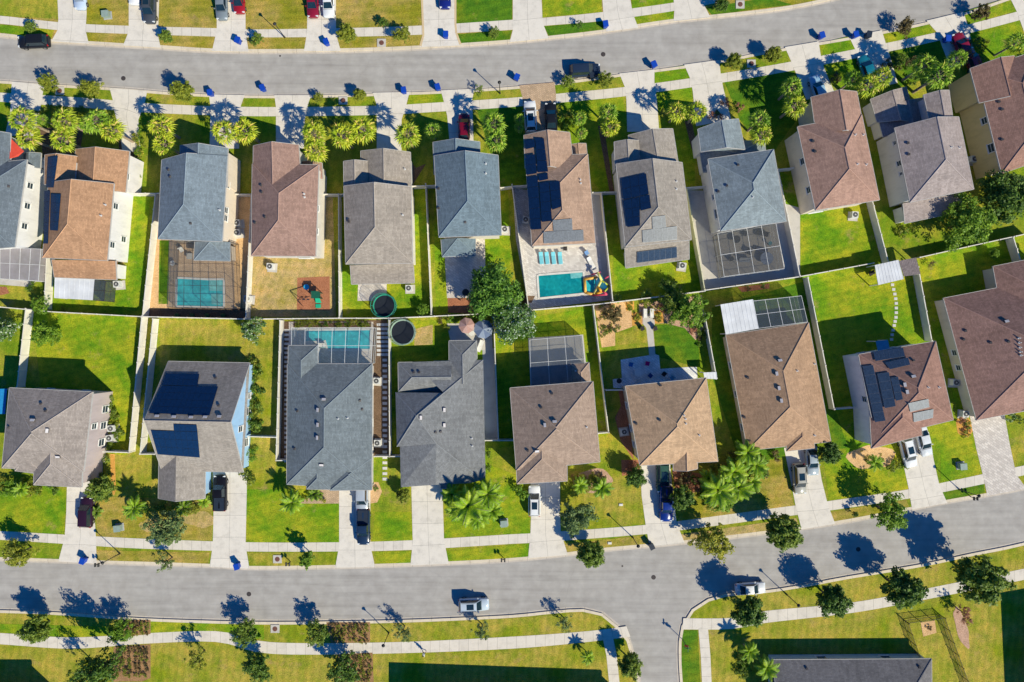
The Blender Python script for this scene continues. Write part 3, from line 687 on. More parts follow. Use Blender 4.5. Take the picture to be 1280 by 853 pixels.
    def vents(s, tl, pts, kind='box'):
        for p in pts:
            h, n = s.hit(tl(*p))
            if not h: continue
            mb = MB(); x = Vector((n.y, -n.x, 0)); x = x.normalized() if x.length > .01 else Vector((1,0,0)); y = n.cross(x)
            rm = Matrix((x, y, n)).transposed()
            if kind == 'box':
                mb.box(h-s.loc+n*.12, (.55,.42,.24), rot=rm); mb.box(h-s.loc+n*.26-y*.05, (.6,.36,.05), rot=rm, mi=1)
                mb.build('roof_vent', [vent_dark, vent_lt], s.ro)
            elif kind == 'turt':
                mb.box(h-s.loc+n*.1, (.3,.3,.18), rot=rm); mb.build('roof_vent', [vent_dark], s.ro)
            else:
                mb.tube(h-s.loc, h-s.loc+Vector((0,0,.42)), .075, .07, 8); mb.disc(h-s.loc+Vector((0,0,.0)), .15, .06, 10)
                mb.build('vent_pipe', [pipe_m], s.ro)
    def solar(s, tl, quad, nx, ny, m=None, lift=.14):
        pc = tl(sum(a[0] for a in quad)/4, sum(a[1] for a in quad)/4); h, n = s.hit(pc)
        if not h: return
        h = h + n*lift; co_ = Vector((0,0,CAM)); cs = []
        for p in quad:
            d = W(tl(*p))-co_; cs.append(co_ + d*((h-co_).dot(n)/d.dot(n)))
        def at(u, v): return cs[0].lerp(cs[1], u).lerp(cs[3].lerp(cs[2], u), v)
        lx = (cs[1]-cs[0]).length; ly = (cs[3]-cs[0]).length
        for i in range(nx):
            for j in range(ny):
                g = .006; a = at((i+g)/nx, (j+g)/ny)-s.loc; b_ = at((i+1-g)/nx, (j+g)/ny)-s.loc
                c = at((i+1-g)/nx, (j+1-g)/ny)-s.loc; d = at((i+g)/nx, (j+1-g)/ny)-s.loc
                mb = MB(); th = n*.04; vs = [a, b_, c, d, a-th, b_-th, c-th, d-th]
                ce = (a+b_+c+d)/4; ins = [v_.lerp(ce, .025)+n*.002 for v_ in (a, b_, c, d)]
                mb.add(vs, [(3,2,1,0),(4,5,6,7),(0,1,5,4),(1,2,6,5),(2,3,7,6),(3,0,4,7)], 1); mb.add(ins, [up(ins, (0,1,2,3))], 0)
                mb.build('solar_panel', [m or solar_b, navy_fr if m is None else alum], s.root, slopeuv=True)
    def window(s, bi, side, t, z, wd=1.0, ht=1.2, name='window', dark=False):
        w_, ze = s.blocks[bi]; a, b_ = {'t': (w_[0], w_[1]), 'r': (w_[1], w_[2]), 'b': (w_[2], w_[3]), 'l': (w_[3], w_[0])}[side]
        a = Vector((a.x, a.y, 0)); b_ = Vector((b_.x, b_.y, 0)); c = a.lerp(b_, t); d = (b_-a).normalized(); n = Vector((d.y, -d.x, 0))
        cc = centroid(w_); 
        if n.dot(c-Vector((cc.x, cc.y, 0))) < 0: n = -n
        c = c - s.loc; c.z = z; rm = Matrix((d, n, Vector((0,0,1)))).transposed()
        fr = MB()
        for dx, dz, lx, lz in ((-wd/2,0,.1,ht+.1),(wd/2,0,.1,ht+.1),(0,ht/2,wd,.1),(0,-ht/2,wd,.1),(0,0,wd,.05)): fr.box(c+d*dx+Vector((0,0,dz))+n*.03, (lx,.09,lz), rot=rm)
        fr.box(c+Vector((0,0,-ht/2-.08))+n*.07, (wd+.2,.16,.07), rot=rm)
        f = fr.build(name, white_trim, s.root); pm = MB(); pm.box(c+n*.02, (wd-.06,.04,ht-.06), rot=rm); pm.build('pane', glass, f)
    def door(s, bi, side, t, wd=4.8, ht=2.2, kind='garage_door'):
        w_, ze = s.blocks[bi]; a, b_ = {'t': (w_[0], w_[1]), 'r': (w_[1], w_[2]), 'b': (w_[2], w_[3]), 'l': (w_[3], w_[0])}[side]
        a = Vector((a.x, a.y, 0)); b_ = Vector((b_.x, b_.y, 0)); c = a.lerp(b_, t); d = (b_-a).normalized(); n = Vector((d.y, -d.x, 0)); cc = centroid(w_)
        if n.dot(c-Vector((cc.x, cc.y, 0))) < 0: n = -n
        c = c-s.loc; c.z = ht/2; rm = Matrix((d, n, Vector((0,0,1)))).transposed(); mb = MB(); k = 4 if kind == 'garage_door' else 1
        for i in range(k): mb.box(c+Vector((0,0,-ht/2+ht*(i+.5)/k))+n*.03, (wd,.08,ht/k-.04), rot=rm)
        o = mb.build(kind, garage_white if kind == 'garage_door' else door_mat, s.root)
        if kind != 'garage_door': k2 = MB(); k2.box(c+d*(wd*.38)+n*.12, (.05,.1,.14), rot=rm); k2.build('handle', alum, o)
    def auto_windows(s, bi=0, ze=5.6, sides='lrtb'):
        for sd_ in sides:
            for t in ((.2,.45,.7) if sd_ in 'lr' else (.25,.7)):
                s.window(bi, sd_, t+rnd.uniform(-.04,.04), 1.5, 1.1, 1.3)
                if ze > 4: s.window(bi, sd_, t+rnd.uniform(-.04,.04), 4.2, .9, 1.1)

CREAM, WHITE, YEL, TAN = (.66,.56,.44), (.78,.76,.74), (.66,.52,.27), (.60,.52,.42)
# upper row, left to right
h = House('grey roofed two storey house with white wall and red gable at left edge', (.155,.185,.215), (.76,.74,.73))
h.block(E, [(-175,140),(125,110),(68,515),(-235,540)], hips=(1,1)).block(E, [(-150,-25),(48,-12),(48,150),(-150,160)], 5.4, hips=(0,0)).block(E, [(108,84),(190,80),(186,150),(112,150)], 3.2, hips=(0,0)).finish()
mb = MB(); q = [W(E(50,12), 5.3), W(E(112,72), 5.0), W(E(84,96), 5.0), W(E(44,106), 5.5)]
mb.add([a-h.loc for a in q], [(3,2,1,0)]); mb.build('porch_roof', plain('red_porch_roof', (.62,.07,.04), .7), h.root)
for t in (.25,.5,.75): h.window(0,'r',t,3.9,.9,1.1)
h.vents(E, [(40,235)], 'turt'); h.door(1,'t',.5); h.auto_windows(0, sides='b'); U1=h

h = House('orange brown roofed two storey house with white wall and dark solar strip', (.46,.265,.155), (.80,.77,.76))
h.block(E, [(225,215),(528,222),(497,578),(197,565)], hips=(0,1), pitch=.45).block(E, [(350,62),(600,72),(582,262),(345,250)], 4.5, hips=(0,0), pitch=.42)
h.block(E, [(208,88),(357,95),(345,230),(205,225)], 5.0, hips=(0,0), pitch=.45).block(E, [(250,577),(545,582),(540,668),(252,656)], 2.9, shed=.5).finish()
h.solar(E, [(236,268),(282,270),(268,440),(232,438)], 2, 4); h.solar(E, [(222,100),(268,92),(248,240),(214,240)], 2, 3); h.solar(E, [(205,255),(232,255),(222,500),(200,500)], 1, 5)
for t, z in ((.25,4.2),(.8,4.2),(.68,1.6)): h.window(0,'r',t,z,.9,1.1)
h.window(1,'r',.6,4,.9,1.1); h.door(1,'t',.5); h.vents(E, [(470,370),(490,320)], 'pipe'); h.auto_windows(0, sides='l'); h.auto_windows(3, 2, 'b'); U2=h

h = House('blue grey roofed two storey house with caged turquoise pool behind', (.20,.245,.285), (.76,.66,.55))
h.block(E, [(750,112),(1055,92),(1030,490),(732,478)], hips=(0,1)).block(E, [(835,45),(1056,57),(1052,240),(838,200)], 5.45, hips=(0,0))
h.block(P3, [(415,95),(757,100),(757,283),(405,274)], 2.9, hips=(0,1), pitch=.3).finish()
h.vents(E, [(783,158),(790,190),(885,405)], 'turt'); h.vents(E, [(1020,345)], 'pipe')
for t in (.62,.72,.3): h.window(0,'r',t,4.2,.9,1.1)
h.door(1,'t',.5); h.auto_windows(0, sides='lb'); U3=h

h = House('reddish brown roofed two storey house with red play area in its yard', (.35,.22,.178), (.70,.66,.60))
h.block(F, [(57,130),(365,135),(350,558),(52,556)], hips=(1,1)).block(F, [(62,46),(272,42),(285,260),(60,250)], 5.5, hips=(0,0)).block(F, [(285,118),(380,126),(384,200),(290,190)], 3.2, hips=(0,0)).finish()
h.vents(F, [(100,230),(103,262),(118,377),(72,404)], 'turt'); h.vents(F, [(298,270),(300,285)], 'pipe')
for t in (.45,.72): h.window(0,'r',t,4.3,.9,1.1)
for t in (.72,.62,.52): h.window(0,'b',t,4.3,.8,1.0)
h.door(1,'t',.5); h.window(0,'b',.3,1.4,2.2,1.9); h.auto_windows(0, sides='l'); U4=h

h = House('taupe roofed two storey house with green rimmed trampoline behind', (.36,.31,.265), (.76,.72,.66))
h.block(F, [(482,232),(792,236),(800,590),(490,594)], hips=(0,1), pitch=.48).block(F, [(560,70),(790,76),(796,300),(560,300)], 4.5, hips=(0,0), pitch=.42)
h.block(F, [(480,118),(592,117),(594,250),(482,250)], 5.1, hips=(0,0), pitch=.4).block(F, [(515,602),(805,592),(808,682),(517,688)], 2.9, shed=.5).finish()
h.vents(F, [(505,390),(507,398)], 'turt'); h.vents(F, [(755,368),(765,155)], 'pipe'); h.door(1,'t',.55)
for t in (.2,.45,.75): h.window(0,'r',t,4.2,.9,1.1)
h.auto_windows(0, sides='l'); h.auto_windows(3, 2, 'b'); U5=h

h = House('slate blue roofed two storey house with leafy patio behind', (.17,.225,.265), (.74,.68,.60))
h.block(F, [(900,92),(1197,90),(1212,460),(922,470)], hips=(0,1)).block(F, [(895,30),(1112,28),(1114,180),(900,180)], 5.3, hips=(0,0), pitch=.48)
h.block(F, [(932,480),(1092,477),(1092,556),(938,561)], 3.0, hips=(0,1), pitch=.4).finish()
h.vents(F, [(922,245),(922,335),(1045,400)], 'turt'); h.vents(F, [(1140,130),(1140,175)], 'pipe')
for t in (.12,.24,.36): h.window(0,'b',t,4.3,.9,.9)
h.door(1,'t',.55); h.auto_windows(0, sides='lr'); U6=h

h = House('brown roofed two storey house covered in navy solar panels with open pool', (.43,.285,.205), (.74,.66,.56))
h.block(G, [(90,190),(357,180),(390,560),(120,572)], hips=(1,1)).block(G, [(85,100),(280,88),(300,250),(90,240)], 5.5, hips=(0,0)).block(G, [(280,140),(350,135),(356,200),(284,205)], 3.3, hips=(0,0), pitch=.3).finish()
for q, a, b_ in (([(132,110),(170,112),(188,255),(143,258)],1,3), ([(88,120),(130,118),(133,150),(92,160)],1,1), ([(92,185),(133,180),(140,262),(96,270)],1,2), ([(146,268),(186,260),(188,287),(149,295)],1,1),
    ([(97,278),(143,272),(160,500),(115,503)],1,5), ([(150,303),(192,297),(205,465),(160,470)],1,4), ([(193,297),(238,295),(243,405),(205,418)],1,3)): h.solar(G, q, a, b_)
h.solar(G, [(208,462),(290,455),(293,505),(211,508)], 4, 1, solar_g); h.solar(G, [(168,512),(338,503),(341,550),(170,562)], 8, 1, solar_g)
h.vents(G, [(325,290),(327,305)], 'pipe')
for t in (.3,.45,.6): h.window(0,'b',t,4.4,1.3,.9)
h.door(1,'t',.5); h.auto_windows(0, sides='lr'); U7=h

h = House('taupe grey roofed two storey house with solar panels on three slopes', (.34,.30,.262), (.72,.69,.66))
h.block(G, [(478,222),(760,216),(800,545),(518,576)], hips=(0,1), pitch=.48).block(G, [(530,100),(720,72),(750,260),(560,270)], 4.5, hips=(0,0), pitch=.42)
h.block(G, [(470,128),(575,122),(585,230),(475,240)], 5.15, hips=(0,0), pitch=.4).block(G, [(513,582),(785,547),(790,628),(520,666)], 2.9, shed=.5).finish()
h.solar(G, [(500,285),(606,262),(618,350),(508,374)], 3, 2); h.solar(G, [(508,378),(578,364),(580,485),(526,492)], 2, 3); h.solar(G, [(580,364),(620,352),(628,410),(582,422)], 1, 2)
h.solar(G, [(632,448),(688,442),(692,492),(634,500)], 3, 1, solar_g); h.solar(G, [(590,506),(738,488),(738,545),(592,558)], 7, 1, solar_g); h.solar(G, [(568,598),(737,576),(738,622),(568,645)], 7, 1, solar_s)
h.vents(G, [(735,297),(735,330)], 'pipe')
for t in (.35,.55): h.window(0,'l',t,4.2,.8,1)
h.door(1,'t',.55); h.auto_windows(3, 2, 'b'); h.auto_windows(0, sides='r'); U8=h

h = House('blue grey roofed two storey house with screened lanai on concrete', (.25,.295,.32), (.70,.68,.68))
h.block(P, [(885,199),(967,187),(983,277),(901,289)], hips=(1,1), pitch=.5).block(G, [(827,74),(1000,30),(1028,160),(840,170)], 5.0, hips=(0,0), pitch=.5)
h.block(G, [(830,140),(1110,118),(1126,250),(850,260)], 3.0, hips=(1,1), pitch=.3).finish()
h.vents(G, [(998,228),(952,315),(915,340)], 'turt'); h.vents(G, [(1060,365)], 'pipe')
h.window(0,'l',.25,4.2,1.4,1.4); h.window(0,'l',.5,4.2,.8,1); h.door(1,'t',.5); h.auto_windows(0, sides='rb'); U9=h

h = House('rosy brown roofed two storey house with cream wall and plain lawn behind', (.40,.245,.19), (.68,.60,.50))
h.block(H, [(160,200),(434,148),(510,512),(237,556)], hips=(1,1)).block(H, [(217,74),(413,50),(446,225),(240,235)], 5.5, hips=(0,0)).finish()
h.vents(H, [(228,262),(237,306)], 'turt'); h.vents(H, [(405,235),(440,235),(415,360),(452,362)], 'pipe')
for t, z in ((.25,4.2),(.62,4.2)): h.window(0,'l',t,z,1,1.2)
h.window(0,'b',.75,1.4,2.2,1.9)
for t in (.3,.45): h.window(0,'b',t,4.4,1,.8)
h.door(1,'t',.5); h.auto_windows(0, sides='r'); U10=h

h = House('mauve grey roofed two storey house with shaded front gables', (.36,.30,.285), (.66,.64,.63))
h.block(H, [(575,205),(848,158),(912,466),(640,522)], hips=(0,1), pitch=.48).block(S, [(402,430),(606,360),(660,560),(440,560)], 3.1, hips=(0,0), pitch=.36)
h.block(S, [(430,480),(770,410),(800,590),(475,645)], 2.9, 'v', (0,0), top=.7).block(S, [(705,405),(850,378),(872,540),(738,550)], 5.5, hips=(0,0), pitch=.45).block(H, [(602,530),(850,485),(862,560),(618,612)], 2.9, shed=.5).finish()
h.vents(H, [(632,270),(635,318)], 'turt'); h.vents(H, [(815,288),(850,290)], 'pipe')
h.window(0,'l',.55,4.4,.8,1.0); h.window(0,'l',.4,4.4,.5,.7); h.window(0,'l',.85,4.4,.6,.7); h.door(1,'t',.5); h.auto_windows(0, sides='rb'); U11=h

h = House('rust brown roofed two storey house with yellow wall at right edge', (.33,.19,.15), YEL)
h.block(S, [(1005,262),(1330,160),(1450,750),(1150,853)], hips=(1,1)).block(S, [(970,255),(1222,183),(1280,420),(1022,450)], 5.5, hips=(0,0)).finish()
h.vents(S, [(1135,445),(1153,488),(1153,660)], 'turt'); h.window(0,'l',.25,4.4,1.3,1.2); h.window(0,'l',.53,4.4,1.0,1.1)
h.window(0,'b',.6,1.4,2.0,1.8); h.door(1,'t',.5); h.auto_windows(0, sides='r'); U12=h

# lower row
h = House('mauve grey roofed house at lower left with pale mauve side wall', (.34,.29,.26), (.50,.42,.42))
h.block(I, [(40,358),(395,376),(356,715),(8,700)], 5.5, hips=(1,1), pitch=.5).block(I, [(150,560),(353,600),(348,782),(143,772)], 5.4, hips=(0,1), pitch=.45).block(I, [(62,590),(205,600),(190,728),(64,712)], 5.3, hips=(0,1), pitch=.4).finish()
h.vents(I, [(143,497),(203,540),(250,650)]); h.vents(I, [(175,427),(195,458),(40,527)], 'turt')
h.window(0,'r',.45,3.7,.9,1.1); h.door(1,'b',.45); h.auto_windows(0, sides='t'); h.auto_windows(0, 2, 'r'); L1=h

h = House('blue walled house with tall ridge and big navy solar arrays', (.34,.30,.265), (.36,.56,.78))
h.block(I, [(718,245),(1065,252),(1037,718),(690,712)], 2.9, 'h', (0,0), .66).block(I, [(678,640),(875,645),(873,830),(675,830)], 2.85, hips=(0,0), pitch=.5, cap=False).finish()
h.solar(I, [(708,296),(850,298),(842,350),(690,346)], 7, 2); h.solar(I, [(690,349),(930,352),(893,476),(635,466)], 11, 4); h.solar(I, [(740,513),(838,516),(842,545),(742,542)], 4, 1); h.solar(I, [(643,539),(842,546),(852,656),(672,642)], 8, 3)
h.vents(I, [(673,480),(745,483),(818,485),(878,484),(938,482)]); h.vents(I, [(920,318),(933,435)], 'turt')
for t, z, a, b_ in ((.6,4.0,.9,1.4),(.45,1.5,1.2,1.2),(.3,1.5,.9,.9),(.75,1.5,1.2,1.2)): h.window(0,'r',t,z,a,b_)
h.door(0,'b',.8); h.auto_windows(0, 2, 't'); h.window(1,'b',.5,1.4,2,1.5); L2=h

h = House('wide slate grey roofed single storey house with long caged pool', (.18,.21,.23), (.62,.60,.58))
h.block(J, [(168,256),(530,256),(528,790),(165,770)], 2.8, hips=(1,1), pitch=.45).block(J, [(172,178),(297,177),(300,400),(170,400)], 2.75, hips=(1,0), pitch=.42)
h.block(J, [(250,590),(352,590),(352,792),(250,790)], 2.9, hips=(1,1), pitch=.45).block(J, [(350,640),(525,660),(528,794),(350,796)], 2.82, hips=(1,1), pitch=.42).finish()
h.vents(J, [(325,408),(300,452),(300,515),(298,570),(315,685)]); h.vents(J, [(212,458),(477,413),(487,450),(200,618)], 'turt'); h.vents(J, [(385,490),(425,487)], 'pipe')
h.door(3,'b',.4); h.auto_windows(0, 2, 'rt'); L3=h

h = House('grey roofed single storey house with complex hips and L shaped wings', (.225,.23,.235), (.52,.58,.64))
h.block(J, [(792,245),(1000,242),(1010,745),(800,765)], 2.8, hips=(1,1), pitch=.08, cap=False)
h.block(J, [(632,380),(842,378),(842,606),(638,607)], 2.8, 'h', (1,0), .08, cap=False).block(J, [(857,157),(975,156),(979,340),(858,340)], 2.75, hips=(1,0), pitch=.45)
h.block(J, [(640,250),(870,246),(870,374),(642,375)], 2.76, 'h', (1,0), .5).block(J, [(652,600),(805,600),(800,768),(655,778)], 2.78, hips=(1,1), pitch=.05, cap=False).block(J, [(820,700),(870,700),(870,785),(822,787)], 2.7, hips=(0,0), pitch=.3)
h.faces(J, [(1003,239,2.83),(1013,748,2.83),(718,478,5.3),(835,380,4.25),(629,378,2.83),(635,609,2.83),(803,597,4.6),(962,722,3.2),(700,248,2.9),(648,606,2.84),(800,772,3.7),(652,782,2.84),(945,765,2.84)],
    [(2,0,1,7,6),(4,3,2),(4,2,5),(5,2,6),(8,0,3),(9,6,10,11),(6,7,12,10),(7,1,12)], ((2,0),(2,4),(2,5),(2,6),(6,7)))
h.finish()
h.vents(J, [(738,485),(838,452),(838,517)]); h.vents(J, [(707,293),(730,293),(800,548),(822,545)], 'turt'); h.vents(J, [(955,574),(957,606)], 'pipe')
h.door(3,'b',.5); h.auto_windows(0, 2, 'rt'); L4=h

h = House('square brown roofed house with white suv in front', (.37,.27,.21), (.66,.60,.52))
h.block(K, [(128,393),(482,365),(512,708),(155,745)], 5.6, hips=(1,1), pitch=.48).block(K, [(150,600),(370,600),(372,790),(158,802)], 5.4, hips=(0,1), pitch=.42).block(K, [(386,290),(465,284),(476,420),(398,420)], 2.65, hips=(1,0), pitch=.45).finish()
h.vents(K, [(278,550),(318,537),(243,660)]); h.vents(K, [(262,478),(308,418),(205,660)], 'turt'); h.vents(K, [(455,560),(408,320)], 'pipe')
h.door(1,'b',.4); h.auto_windows(0, 2, 'lrt'); L5=h

h = House('golden brown pyramid roofed house with garden behind', (.52,.345,.215), (.66,.58,.46))
h.block(K, [(620,385),(965,350),(1015,706),(682,724)], 5.6, hips=(1,1), pitch=.47).block(K, [(822,600),(925,600),(928,738),(825,746)], 5.5, hips=(0,0), pitch=.5).finish()
h.vents(K, [(770,383),(668,545),(768,530)], 'turt'); h.vents(K, [(870,510),(876,525),(878,545),(935,595)], 'pipe')
h.door(0,'b',.7,4.6); h.auto_windows(0, 2, 'lrt'); L6=h

h = House('long golden brown roofed single storey house with white aluminium patio roof', (.43,.275,.175), (.62,.52,.40))
h.block(L, [(75,245),(360,202),(437,612),(150,642)], 2.8, hips=(1,1), pitch=.47).block(L, [(272,430),(372,430),(380,634),(285,645)], 2.85, hips=(1,1), pitch=.42).finish()
h.vents(L, [(260,333),(250,377),(258,427),(266,470)]); h.vents(L, [(152,392),(140,528),(415,612)], 'turt'); h.vents(L, [(380,345),(320,368),(380,590)], 'pipe')
h.door(0,'b',.3); h.auto_windows(0, 2, 'lrt'); L7=h

h = House('maroon roofed two storey house with white left wall and scattered solar panels', (.33,.19,.15), (.80,.79,.79))
h.block(L, [(532,312),(797,266),(858,537),(592,602)], 5.5, hips=(1,1), pitch=.5).block(L, [(570,500),(745,470),(750,590),(577,635)], 5.35, hips=(0,1), pitch=.45).finish()
h.solar(L, [(582,303),(685,288),(692,318),(590,335)], 6, 1, solar_s); h.solar(L, [(622,340),(702,322),(710,347),(640,363)], 5, 1, solar_s)
h.solar(L, [(545,352),(582,348),(625,540),(588,545)], 1, 6, solar_s); h.solar(L, [(596,378),(636,372),(660,490),(622,497)], 1, 4, solar_s); h.solar(L, [(642,392),(668,388),(685,466),(660,472)], 1, 3, solar_s)
h.solar(L, [(703,480),(772,465),(776,493),(710,510)], 4, 1, solar_g); h.solar(L, [(720,514),(790,500),(788,530),(722,545)], 4, 1, solar_g)
h.vents(L, [(718,388),(690,415),(698,440)]); h.vents(L, [(720,333)], 'turt'); h.vents(L, [(808,425),(770,425)], 'pipe')
h.window(0,'l',.45,3.9,.9,1.1); h.door(1,'b',.3); h.auto_windows(0, sides='rt'); L8=h

h = House('large maroon brown roofed single storey house at right edge', (.31,.185,.155), (.62,.55,.47))
h.block(V, [(120,283),(600,190),(700,660),(245,747)], 2.85, hips=(1,1), pitch=.5).block(V, [(308,162),(520,120),(545,300),(330,280)], 2.8, hips=(1,0), pitch=.45).block(V, [(390,600),(520,575),(545,690),(415,712)], 2.9, hips=(0,0), pitch=.5).finish()
h.vents(V, [(357,372)]); h.vents(V, [(205,407),(198,440),(300,452),(368,448)], 'turt'); h.vents(V, [(405,435),(407,452),(409,470),(411,487),(413,500)], 'pipe')
for t in (.42,.55): h.window(0,'l',t,1.5,.9,1)
h.door(0,'b',.75); h.auto_windows(0, 2, 't'); L9=h

h = House('dark grey roofed single storey house at bottom right with pale blue wall', (.19,.18,.185), (.48,.60,.68))
h.block(Q, [(110,766),(733,762),(735,1010),(108,1010)], 2.4, 'h', (0,1), .42).finish()
h.vents(Q, [(245,800),(685,795)], 'turt')
for t in (.33,.75): h.window(0,'t',t,1.3,1.5,1.2)
B1=h
# neighbours whose shadows fall into the frame
h = House('two storey house just below the bottom edge, its shadow on the lawn', (.25,.22,.2), CREAM)
h.block(P, [(520,892),(800,902),(800,1040),(520,1040)], 5.6, 'h', (1,1)).finish(); h.auto_windows(0, sides='t'); h.door(0,'b',.3)
h = House('two storey house just below the lower left corner, its shadow on the grass', (.25,.22,.2), CREAM)
h.block(P, [(-120,886),(45,886),(45,1040),(-120,1040)], 5.4, 'v', (1,1)).finish(); h.auto_windows(0, sides='t'); h.door(0,'b',.3)
h = House('two storey house just beyond the lower right corner', (.25,.22,.2), CREAM)
h.block(P, [(1330,800),(1500,770),(1520,1000),(1340,1010)], 5.6, 'v', (1,1)).finish(); h.auto_windows(0, sides='l'); h.door(0,'t',.3)
# ---------------------------------------------------------------- fences
vinyl = plain('white_vinyl', (.76,.72,.64), .55, 0, .10, .8); vinyl_tan = plain('cream_vinyl', (.70,.66,.42), .6, 0, .12, .8)
def fence(a, b_, label, m=None, h=1.7, name='vinyl_fence'):
    m = m or vinyl; p0 = W(a, h); p1 = W(b_, h); p0.z = p1.z = 0; d = p1-p0; ln = d.length; ang = math.atan2(d.y, d.x)
    root = empty(name, p0, label, 'fence', 'white vinyl fences between the yards', ang); n = max(1, round(ln/2.4)); st = ln/n
    pm = bpy.data.meshes.get('fence_post_mesh')
    pan = MB()
    pan.box((st/2,0,h*.5), (st-.1,.045,h-.16)); pan.box((st/2,0,h-.06), (st-.1,.13,.1)); pan.box((st/2,0,.1), (st-.1,.09,.12))
    for k in range(1, 9): pan.box((st*k/9,0,h*.5), (.015,.055,h-.2))
    po = pan.build('panel', m, root); pb = MB(); pb.box((0,0,h/2), (.14,.14,h+.04)); pb.box((0,0,h+.05), (.19,.19,.06)); pp = pb.build('post', m, root)
    for i in range(1, n):
        c = po.copy(); col.objects.link(c); c.location = (i*st, 0, 0)
    for i in range(1, n+1):
        c = pp.copy(); col.objects.link(c); c.location = (i*st, 0, 0)
for a, b_, l in (((0,384),(65,390),'rear fence behind the grey roofed left edge house'), ((65,390),(177,396),'rear fence behind the orange brown house'), ((179,396),(307,399),'rear fence behind the caged pool yard'),
    ((309,399),(423,398),'rear fence behind the red play area'), ((425,398),(486,398),'rear fence behind the green rimmed trampoline'), ((488,398),(597,393),'rear fence behind the leafy patio'),
    ((610,392),(661,388.5),'short rear fence beside the big oak'), ((661,388),(741,381),'rear fence behind the open pool'), ((743,381),(881,364),'rear fence between taupe solar house and garden'),
    ((881,363),(1000,346),'rear fence behind the screened lanai slab'), ((1000,346),(1092,329),'rear fence of rosy brown house'), ((1150,322),(1190,313),'rear fence left of big oak in upper right yard'), ((1190,313),(1290,291),'rear fence right of big oak in upper right yard'),
    ((58,321),(55,386),'side fence below first house'), ((194,243),(178,395),'wide looking side fence left of caged pool yard'), ((314,243),(307,398),'side fence right of caged pool yard'),
    ((423,243),(424,397),'side fence right of red play area'), ((532,230),(539,393),'side fence right of taupe house with trampoline'), ((640,231),(661,387),'side fence left of the open pool deck'),
    ((752,241),(766,376),'side fence right of the open pool deck'), ((973,213),(1000,345),'side fence right of screened lanai slab'), ((1083,222),(1111,329),'side fence between rosy brown and mauve grey houses'),
    ((166,242),(198,242),'front gate fence right of orange brown house'), ((295,243),(314,243),'front gate fence right of blue grey pool house'), ((404,243),(429,243),'front gate fence right of reddish brown house'),
    ((514,233),(544,232),'front gate fence right of taupe house with trampoline'), ((626,235),(640,233),'front gate fence right of slate blue house'), ((640,233),(658,232),'front gate fence left of brown solar house'),
    ((741,241),(771,240),'front gate fence left of taupe solar house'), ((857,235),(881,233),'front gate fence right of taupe solar house'), ((973,212),(992,210),'front gate fence left of rosy brown house'),
    ((32,386),(21,484),'side fence above first lower house'), ((177,397),(161,566),'left of two parallel fences in the lower left yards'), ((191,399),(175,567),'right of two parallel fences in the lower left yards'),
    ((350,401),(345,576),'side fence left of slate roofed lower house'), ((486,400),(487,571),'side fence right of slate roofed lower house'), ((617,398),(623,550),'side fence right of grey roofed lower house'),
    ((742,383),(761,541),'side fence left of the gravel garden'), ((881,393),(896,473),'side fence right of the gravel garden'), ((1010,347),(1043,512),'side fence right of long brown roofed house'),
    ((1148,334),(1165,426),'side fence right of the stepping stone lawn'), ((1267,297),(1276,326),'short side fence at upper right of maroon house'), ((129,565),(161,566),'front fence right of first lower house'),
    ((175,568),(193,568),'front fence left of blue house'), ((310,546),(345,547),'front fence right of blue house'), ((345,576),(358,576),'short front fence left of slate roofed lower house'), ((468,571),(487,571),'short front fence right of slate roofed lower house'),
    ((487,571),(502,571),'short front fence left of grey roofed lower house'), ((606,551),(642,551),'front fence left of square brown roofed house'), ((748,542),(761,541),'front fence right of square brown roofed house'),
    ((758,488),(783,488),'front fence left of pyramid roofed house'), ((1043,512),(1069,510),'front fence left of white walled solar house')):
    fence(a, b_, l)
fence((859,237), (881,362), 'cream yellow side fence left of screened lanai slab', vinyl_tan)
# black metal picket fence, bottom right
def picket(a, b_, label):
    h = 1.3; p0 = W(a); p1 = W(b_); d = p1-p0; ln = d.length; root = empty('metal_fence', p0, label, 'fence', 'black metal fences around the corner lawn', math.atan2(d.y, d.x))
    n = max(1, round(ln/2.0)); st = ln/n; mb = MB()
    for z in (.2, h-.12): mb.box((st/2,0,z), (st,.04,.05))
    k = int(st/.13)
    for i in range(k): mb.box((st*(i+.5)/k,0,h*.5), (.025,.025,h-.1))
    po = mb.build('panel', dark_metal, root); pb = MB(); pb.box((0,0,h/2), (.08,.08,h+.1)); pb.ball((0,0,h+.08), .06, 6); pp = pb.build('post', dark_metal, root)
    for i in range(n+1):
        if i:
            c = pp.copy(); col.objects.link(c); c.location = (i*st,0,0)
        if 0 < i < n: c = po.copy(); col.objects.link(c); c.location = (i*st,0,0)
picket(Q(625,610), Q(765,590), 'top run of black metal picket fence at bottom right'); picket(Q(625,612), Q(668,738), 'left run of black metal picket fence at bottom right'); picket(Q(765,590), Q(872,880), 'right run of black metal picket fence at bottom right')

